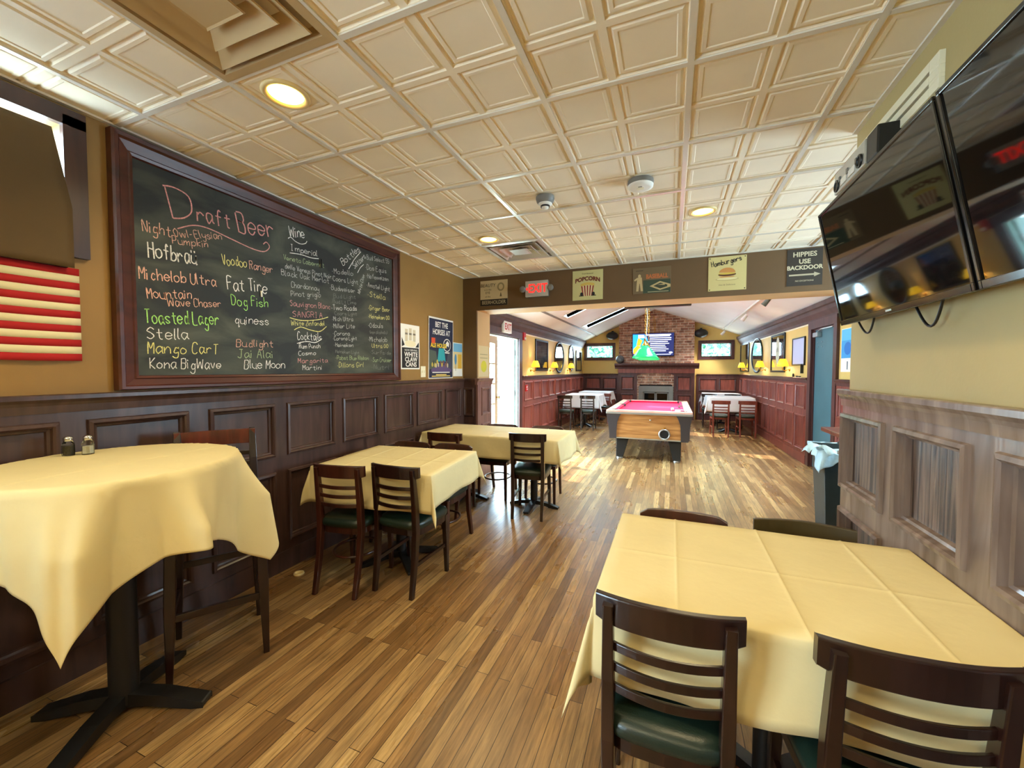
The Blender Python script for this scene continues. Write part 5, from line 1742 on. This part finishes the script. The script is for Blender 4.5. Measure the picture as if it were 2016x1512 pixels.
# ================================================================== TELEVISIONS
def television(y0, y1, label):
    zb, zt, xb, xt = 1.684, 2.243, 0.792, 0.682
    cy = (y0 + y1) / 2
    t = thing('television', label, 'television', (xb, cy, zb), 0, 'two televisions on the panelled wall')
    u = Vector((xt - xb, 0, zt - zb))
    H = u.length
    u.normalize()
    n = Vector((-u.z, 0, u.x))  # out of the screen

    def mt(s, h, o): return tuple(Vector((0, s - cy, 0)) + u * h + n * o)
    mb = MB(mt)
    mb.box(y0, y1, 0, H, -.032, -.004, MT['black'])
    mb.box(y0 + .15, y1 - .15, .10, H - .12, -.060, -.030, MT['black'])
    mb.build('back_shell', t, bevel=.004)
    mb = MB(mt)
    w = .013
    for a, b, c, d in cells(y0, y1, 0, H, [(y0 + w, y1 - w, .024, H - w)]):
        mb.box(a, b, c, d, -.004, .004, MT['bezel'])
    mb.build('bezel', t, bevel=.002)
    MB(mt).quad((y0 + w, .024, -.001), (y1 - w, .024, -.001), (y1 - w, H - w, -.001), (y0 + w, H - w, -.001), MT['gloss']).build('screen', t)
    c = (y0 + y1) / 2
    MB(mt).box(c - .022, c + .022, .009, .016, .0, .0048, MT['silver']).build('badge', t)
    for yy in (y0 + .20, y1 - .20):
        MB(mt).box(yy - .03, yy + .03, .16, .42, -.10, -.055, MT['black']).build('wall_bracket', t)
    for a, b, dz in ((y1 - .07, y1 - .26, .052), (y0 + .40, y0 + .22, .07)):
        pts = []
        for k in range(15):
            f = k / 14
            pts.append((lerp(a, b, f) - cy, 0))
        MB().tube([(.035 + .01 * math.sin(PI * k / 14), p[0], .03 - (dz + .03) * math.sin(PI * k / 14)) for k, p in enumerate(pts)], .0045, MT['black'], 7).build('power_cord', t)
    return t


television(1.535, 2.498, 'black flat television tilted down on the panelled wall, nearer the pool room')
television(0.556, 1.519, 'black flat television tilted down on the panelled wall, over the nearest table')
# grille high on the wall and steel lamp bar above the sets
gr = thing('wall_grille', 'long cream slotted return air grille high on the wall above the televisions', 'vent', (XR, 2.32, 2.52))
mb = MB(lambda s, o, z: (-o, s - 2.32, z - 2.52))
for a, b, c, d in cells(1.90, 2.60, 2.455, 2.585, [(1.96, 2.56, 2.49, 2.505), (1.96, 2.56, 2.535, 2.55)]):
    mb.box(a, b, 0.0, .018, c, d, MT['cream'])
mb.box(1.93, 2.58, 0.001, .004, 2.47, 2.57, MT['black'])
mb.build('grille_plate', gr, bevel=.002)
sbx = thing('emergency_light', 'silver unit with round ports and a black end box above the nearer-to-pool-room television', 'emergency light', (0.80, 2.36, 2.42))
MB().box(-.02, .06, -.10, .26, -.045, .065, MT['silver']).build('body', sbx, bevel=.006)
MB().box(-.015, .065, -.205, -.10, -.05, .070, MT['black']).build('end_box', sbx, bevel=.006)
for yy in (-.05, .22):
    MB().lathe([(.030, 0), (.030, -.006), (.022, -.008), (.02, -.002)], (-.02, yy, -.01), MT['black'], 18, axis='x').build('port', sbx)
for yy in (.035, .13):
    MB().box(-.024, -.018, yy - .036, yy + .036, -.032, .0, MT['paper']).build('label_plate', sbx)
for yy in (-.015, .085, .18):
    MB().box(-.026, -.018, yy - .008, yy + .008, -.005, .02, MT['grey']).build('clip', sbx)
MB().box(.055, .075, -.05, .20, -.02, .04, MT['grey']).build('wall_mount', sbx)

# ================================================================== BIN AND COUNTER PAST THE PANELLED WALL
bn = thing('trash_bin', 'tall dark trash bin with a pale blue liner knotted over its corner', 'bin', (1.42, 4.42, 0))
mb = MB()
sq = lambda h, z: [(-h, -h, z), (h, -h, z), (h, h, z), (-h, h, z)]
mb.loft([sq(.135, .0), sq(.17, .74), sq(.182, .745), sq(.182, .775), sq(.172, .775), sq(.165, .70)], MT['bin'], smooth=False, caps=True)
mb.build('bin_body', bn, bevel=.01)
mb = MB()
rn = random.Random(9)


def liner(u, v):
    a = u * 2 * PI
    c, s = math.cos(a), math.sin(a)
    k = 1 / max(abs(c), abs(s))
    cor = math.exp(-((a - R(215)) / .55) ** 2)
    drop = .05 + .17 * cor + .012 * math.sin(9 * a) + .008 * math.sin(17 * a)
    h = .188 + .016 * v + .010 * math.sin(14 * a + 3 * v)
    return (c * k * h, s * k * h, .782 - drop * v)


mb.grid(liner, [k / 72 for k in range(73)], [0, .15, .3, .45, .6, .75, .9, 1], MT['bagblue'])
ln_ = mb.build('bin_liner', bn, solid=.002)
mb = MB()
kx, ky = -.19, -.13
mb.ball((kx, ky, .775), .03, .03, .025, MT['bagblue'], 12, 8)
for a, L in ((R(200), .13), (R(160), .12), (R(290), .16)):
    rings = []
    for k in range(6):
        f = k / 5
        w = .012 + .04 * f
        c, s = math.cos(a), math.sin(a)
        z = .775 + .03 * math.sin(f * 2.4) - .06 * f * f
        rings.append([(kx + c * L * f - s * w, ky + s * L * f + c * w, z), (kx + c * L * f, ky + s * L * f, z + .02), (kx + c * L * f + s * w, ky + s * L * f - c * w, z - .006)])
    mb.loft(rings, MT['bagblue'], True, caps=False, closed=False)
mb.build('liner_knot', ln_, solid=.002)
bc = thing('bar_counter', 'wooden topped bar counter end beyond the panelled wall, above the trash bin', 'counter', (1.6, 3.45, 0))
MB().box(-.46, .75, -.55, .53, .965, 1.0, MT['chair_red']).build('counter_top', bc, bevel=.006)
MB().box(-.05, .72, -.52, .48, 0, .965, MT['bin']).build('counter_front', bc)
MB().box(-.38, -.05, -.52, .42, .80, .83, MT['grey']).box(-.38, -.05, -.52, .42, .88, .90, MT['bin']).build('under_shelf', bc, bevel=.003)

# ================================================================== FAR ROOM FITTINGS
def framed(name, label, mp, s0, s1, z0, z1, mf, mi, fw=.035, th=.025, cat='picture', group=None):
    cs, cz = (s0 + s1) / 2, (z0 + z1) / 2
    org = Vector(mp(cs, 0, cz))
    t = thing(name, label, cat, tuple(org), 0, group)
    f = lambda s, o, z: tuple(Vector(mp(s, o, z)) - org)
    mb = MB(f)
    for a, b, c, d in cells(s0, s1, z0, z1, [(s0 + fw, s1 - fw, z0 + fw, z1 - fw)]):
        mb.box(a, b, .002, th, c, d, mf)
    mb.build('picture_frame', t, bevel=.002)
    MB(f).box(s0 + fw * .9, s1 - fw * .9, .003, th * .55, z0 + fw * .9, z1 - fw * .9, mi).build('picture', t)
    return t, (lambda x, y, o=.001: f(cs + x, th * .55 + o, cz + y))


def oval_mirror(label, mp, s, z, rs, rz):
    org = Vector(mp(s, 0, z))
    t = thing('oval_mirror', label, 'mirror', tuple(org), 0, 'oval mirrors in the pool room')
    f = lambda a, o, b: tuple(Vector(mp(a, o, b)) - org)
    ring = lambda k, o: [(s + (rs + k) * math.cos(2 * PI * q / 40), o, z + (rz + k) * math.sin(2 * PI * q / 40)) for q in range(40)]
    MB(f).loft([ring(0, .002), ring(0, .022), ring(-.02, .032), ring(-.045, .022), ring(-.05, .010)], MT['black'], True, caps=False).build('mirror_frame', t)
    MB(f).poly(ring(-.046, .012), MT['mirror']).build('mirror_glass', t)


def sconce(label, mp, s, z):
    org = Vector(mp(s, 0, z))
    t = thing('wall_sconce', label, 'wall lamp', tuple(org), 0, 'yellow shaded wall lamps in the pool room')
    f = lambda a, o, b: tuple(Vector(mp(a, o, b)) - org)
    MB(f).lathe([(.035, 0.002), (.035, .012), (.015, .02)], (s, 0, z - .10), MT['brass'], 16, axis='y').tube([(s, .02, z - .10), (s, .08, z - .13), (s, .11, z - .10), (s, .11, z - .03)], .008, MT['brass'], 8).build('bracket', t)
    sh_ = MB(f)
    sh_.loft([[(s + r * math.cos(2 * PI * q / 20), .11 + r * math.sin(2 * PI * q / 20), zz) for q in range(20)] for r, zz in ((.085, z - .045), (.080, z), (.045, z + .085))], MT['yelshade'], True, caps=False)
    sh_.build('lamp_shade', t, solid=.002)
    MB(f).lathe([(.03, .0), (.05, .0), (.055, -.012), (.03, -.03)], (s, .11, z - .05), MT['yelshade'], 14).build('lamp_cup', t) if False else None


framed('framed_mirror', 'tall dark framed bar mirror between two yellow lamps on the door wall', m_fl, 8.10, 9.02, 1.44, 2.12, MT['black'], MT['picdark'], group=None)
oval_mirror('oval mirror on the door wall, beyond the tall dark framed one', m_fl, 10.05, 1.78, .44, .40)
oval_mirror('oval mirror farther along the door wall, nearly in the far corner', m_fl, 11.35, 1.80, .30, .38)
framed('framed_mirror', 'dark framed mirror at the end of the door wall, last before the fireplace wall', m_fl, 12.0, 12.75, 1.43, 2.05, MT['black'], MT['mirror'])
for s, l in ((7.82, 'yellow shaded wall lamp beside the open French door'), (9.25, 'yellow shaded wall lamp between the dark frame and the oval mirror on the door wall'), (10.95, 'yellow shaded wall lamp beyond the oval mirror on the door wall')):
    sconce(l, m_fl, s, 1.56)
framed('framed_mirror', 'narrow dark framed mirror in the corner by the small window', m_fr, 11.85, 12.95, 1.42, 2.18, MT['black'], MT['mirror'])
oval_mirror('black oval mirror above the white table by the red wainscot', m_fr, 10.95, 1.81, .56, .42)
t, q = framed('framed_mirror', 'dark framed bar mirror with a pale oval label between two yellow lamps', m_fr, 8.70, 9.65, 1.42, 2.16, MT['black'], MT['mirror'])
patch(q, oval(.0, .05, .13, .26), col(206, 206, 180), .002).build('oval_label', t)
patch(q, [(-.05, .02), (0, .13), (.05, .02), (.03, .02), (0, .09), (-.03, .02)], MT['ink'], .003).build('emblem', t)
framed('notice_board', 'pale lilac board in a thin dark frame next to the teal door', m_fr, 7.62, 8.25, 1.54, 2.0, MT['black'], MT['lilac'], fw=.02, cat='board')
MB_ = MB(m_fr)
tag(MB_.tube([(7.72, .02, 1.56), (7.72, .02, 1.41)], .02, MT['black'], 8, flat=(1.2, 2.0)).build('door_strap'), 'short black strap hanging below the lilac board', 'strap')
for s, l in ((12.2, 'yellow shaded wall lamp nearest the corner window'), (10.15, 'yellow shaded wall lamp between the oval mirror and the labelled mirror'), (8.42, 'yellow shaded wall lamp beside the lilac board')):
    sconce(l, m_fr, s, 1.575)
for k, (s, h) in enumerate(((8.15, .06), (7.95, .025), (7.88, .02), (7.80, .022))):
    o = MB(m_fr).lathe([(.016, 0), (.016, h * .7), (.008, h)], (s, .022, 1.345), MT['black'], 10).build('chalk_cube' if h < .05 else 'small_bottle')
    tag(o, ['small dark bottle standing on the rail under the lilac board', 'black cue chalk on the rail, first after the small bottle', 'black cue chalk on the rail, middle of three', 'black cue chalk on the rail, nearest the teal door'][k], 'bottle' if k == 0 else 'chalk')
t, q = board('beach_poster', 'bright blue and yellow poster on the wall past the teal door', 'poster', m_fr, 5.72, 6.30, 1.44, 1.98, MT['paper'], .003)
mb = MB()
for pts, c in ((rect(-.28, .28, .12, .26), (90, 180, 226)), (rect(-.05, .28, -.10, .12), (60, 150, 210)), (rect(-.28, -.02, -.16, .12), (236, 210, 50)), (oval(.1, .02, .1, .08), (30, 110, 190)), (rect(.085, .115, -.24, -.14), (90, 110, 120))):
    mb.poly([q(a, b, .0008 + .0001 * len(mb.f)) for a, b in pts], col(*c))
mb.build('beach_picture', t)

# exit sign, alarm and pull station by the French door
e2 = thing('exit_sign', 'white exit sign with red letters over the open French door', 'exit sign', (FXL + .033, 6.40, 2.19))
MB().box(0, .05, -.17, .17, -.095, .095, MT['paper']).build('housing', e2, bevel=.004)
letters('EXIT', .15, MT['red'], lambda x, y, o: (.051 + o, x * .95, y), parent=e2, bold=.004)
fa = thing('fire_alarm', 'red fire alarm horn high on the wall beside the door casing', 'alarm', (FXL, 7.36, 2.11))
MB().box(0, .045, -.06, .06, -.075, .075, MT['red']).build('alarm_body', fa, bevel=.006)
MB().box(.045, .06, -.035, .035, -.065, -.02, MT['paper']).build('strobe', fa, bevel=.004)
fpl = thing('fire_pull', 'small red fire pull station on the wainscot beside the French door', 'alarm', (FXL + .026, 7.44, 1.10))
MB().box(0, .035, -.045, .045, -.062, .062, MT['red']).build('pull_body', fpl, bevel=.004)
MB().box(.035, .045, -.025, .025, -.025, -.012, MT['whiteink']).box(.0352, .036, -.03, .03, .01, .035, MT['whiteink']).build('pull_handle', fpl)

# over the mantel
tv = thing('television', 'lit television on the brick chimney showing a blue screen of text', 'television', (-0.535, 12.74, 1.87))
MB().box(-.595, .595, .0, .05, 0.0, .70, MT['bezel']).build('casing', tv, bevel=.006)
MB().box(-.2, .2, .05, .062, .15, .55, MT['black']).build('wall_bracket', tv)
scr = lambda c, e: mat('screen_%d_%d_%d' % c, c, 0.3, emit=e)
_sm = MB().box(-.58, .58, -.004, .0, .02, .685, scr((26, 34, 82), 1.1))
scn = _sm.build('screen', tv)
mb = MB()
sc_w, sc_b, sc_o, sc_p = scr((214, 222, 255), 1.6), scr((20, 140, 226), 1.4), scr((255, 150, 30), 1.4), scr((240, 170, 190), 1.2)
for pts, m in (([(-.575, .12), (-.18, .12), (-.12, .40), (-.2, .66), (-.575, .66)], sc_b), ([(-.56, .08), (-.32, .08), (-.28, .26), (-.44, .34), (-.56, .22)], sc_o), ([(-.47, .34), (-.36, .32), (-.30, .48), (-.42, .56)], sc_o), ([(-.42, .55), (-.24, .55), (-.26, .65), (-.42, .65)], sc_p)):
    mb.poly([(x, -.0046 - .0002 * len(mb.f), z) for x, z in pts], m)
mb.build('screen_picture', scn)
mb = MB()
rn = random.Random(5)
for k in range(9):
    z = .60 - .055 * k
    mb.poly([(x, -.0058, zz) for x, zz in rect(-.10 + rn.uniform(-.05, .03), .46 + rn.uniform(-.14, .06), z - .011, z + .011)], sc_w)
mb.poly([(x, -.0058, zz) for x, zz in rect(-.18, .50, .625, .655)], sc_w)
mb.poly([(x, -.0058, zz) for x, zz in oval(.50, .11, .05, .025)], sc_w)
mb.poly([(x, -.0058, zz) for x, zz in rect(.1, .5, .05, .065)], sc_w)
mb.build('screen_text', scn)
MB().tube([(.05, .04, .70), (.06, .03, .95), (.02, .04, 1.22)], .008, MT['brass'], 6).tube([(.06, .04, .70), (.0, .03, .98), (.0, .04, 1.2)], .006, MT['brass'], 6).build('cable', tv)
bl = thing('leather_ball', 'dark scuffed round ball resting on the end of the mantel shelf', 'ball', (-1.48, 12.69, 1.66))
MB().ball((0, 0, .125), .125, .125, .125, MT['ballgrey'], 28, 18).build('ball', bl)
for x, l in ((-1.745, 'dark oval wall speaker under the slope, above the window by the ball'), (0.775, 'dark oval wall speaker under the slope, above the window by the mirrors')):
    zz = 2.525
    sp = thing('wall_speaker', l, 'speaker', (x, 12.86 if x < 0 else 12.86, zz), 0, 'pair of speakers flanking the chimney')
    MB().ball((0, 0, 0), .185, .13, .125, MT['black'], 28, 16).build('speaker_body', sp)
    MB().box(-.03, .03, .05, .14, .02, .16, MT['black']).build('speaker_bracket', sp)
tr = thing('track_light', 'white ceiling track with small spot heads along the slope over the labelled mirrors', 'track light', (1.31, 9.5, 2.46))
k_ = (RG - EV) / (2.02 - RX)
zc_ = lambda x: EV + (2.08 - x) / (2.08 - RX) * (RG - EV)
TXB = zc_(1.31) - 2.46
MB().box(-.018, .018, -3.3, 3.0, TXB - .045, TXB - .012, MT['winwhite']).build('track', tr)
for yy, m in ((-2.55, MT['grey']), (-.6, MT['winwhite']), (2.85, MT['winwhite'])):
    b = MB()
    b.tube([(0, yy, TXB - .045), (0, yy, TXB - .12)], .008, m, 8)
    b.tube([(.02, yy - .01, TXB - .10), (-.06, yy + .02, TXB - .20)], [.028, .040], m, 16)
    b.build('spot_head', tr)
pr = thing('projection_screen_case', 'long black bar hung under the ridge just behind the brown header', 'bar', (-0.20, 5.6, 2.31))
MB().box(-.40, .42, -.045, .045, -.03, .03, MT['black']).build('case', pr, bevel=.006)
for x in (-.15, .25):
    MB().box(x - .012, x + .012, -.05, .05, .02, .05, MT['silver']).tube([(x, 0, .04), (x, 0, .86)], .005, MT['grey'], 6).build('hanger', pr)
hl = thing('hanging_tube', 'short grey tube hanging from the white slope near the exit sign door', 'pendant', (-2.02, 5.9, 2.42))
MB().tube([(0, 0, .18), (0, 0, .06)], .004, MT['grey'], 6).build('cord', hl)
MB().tube([(0, 0, .06), (0, 0, -.05)], .018, MT['grey'], 12).build('tube', hl)
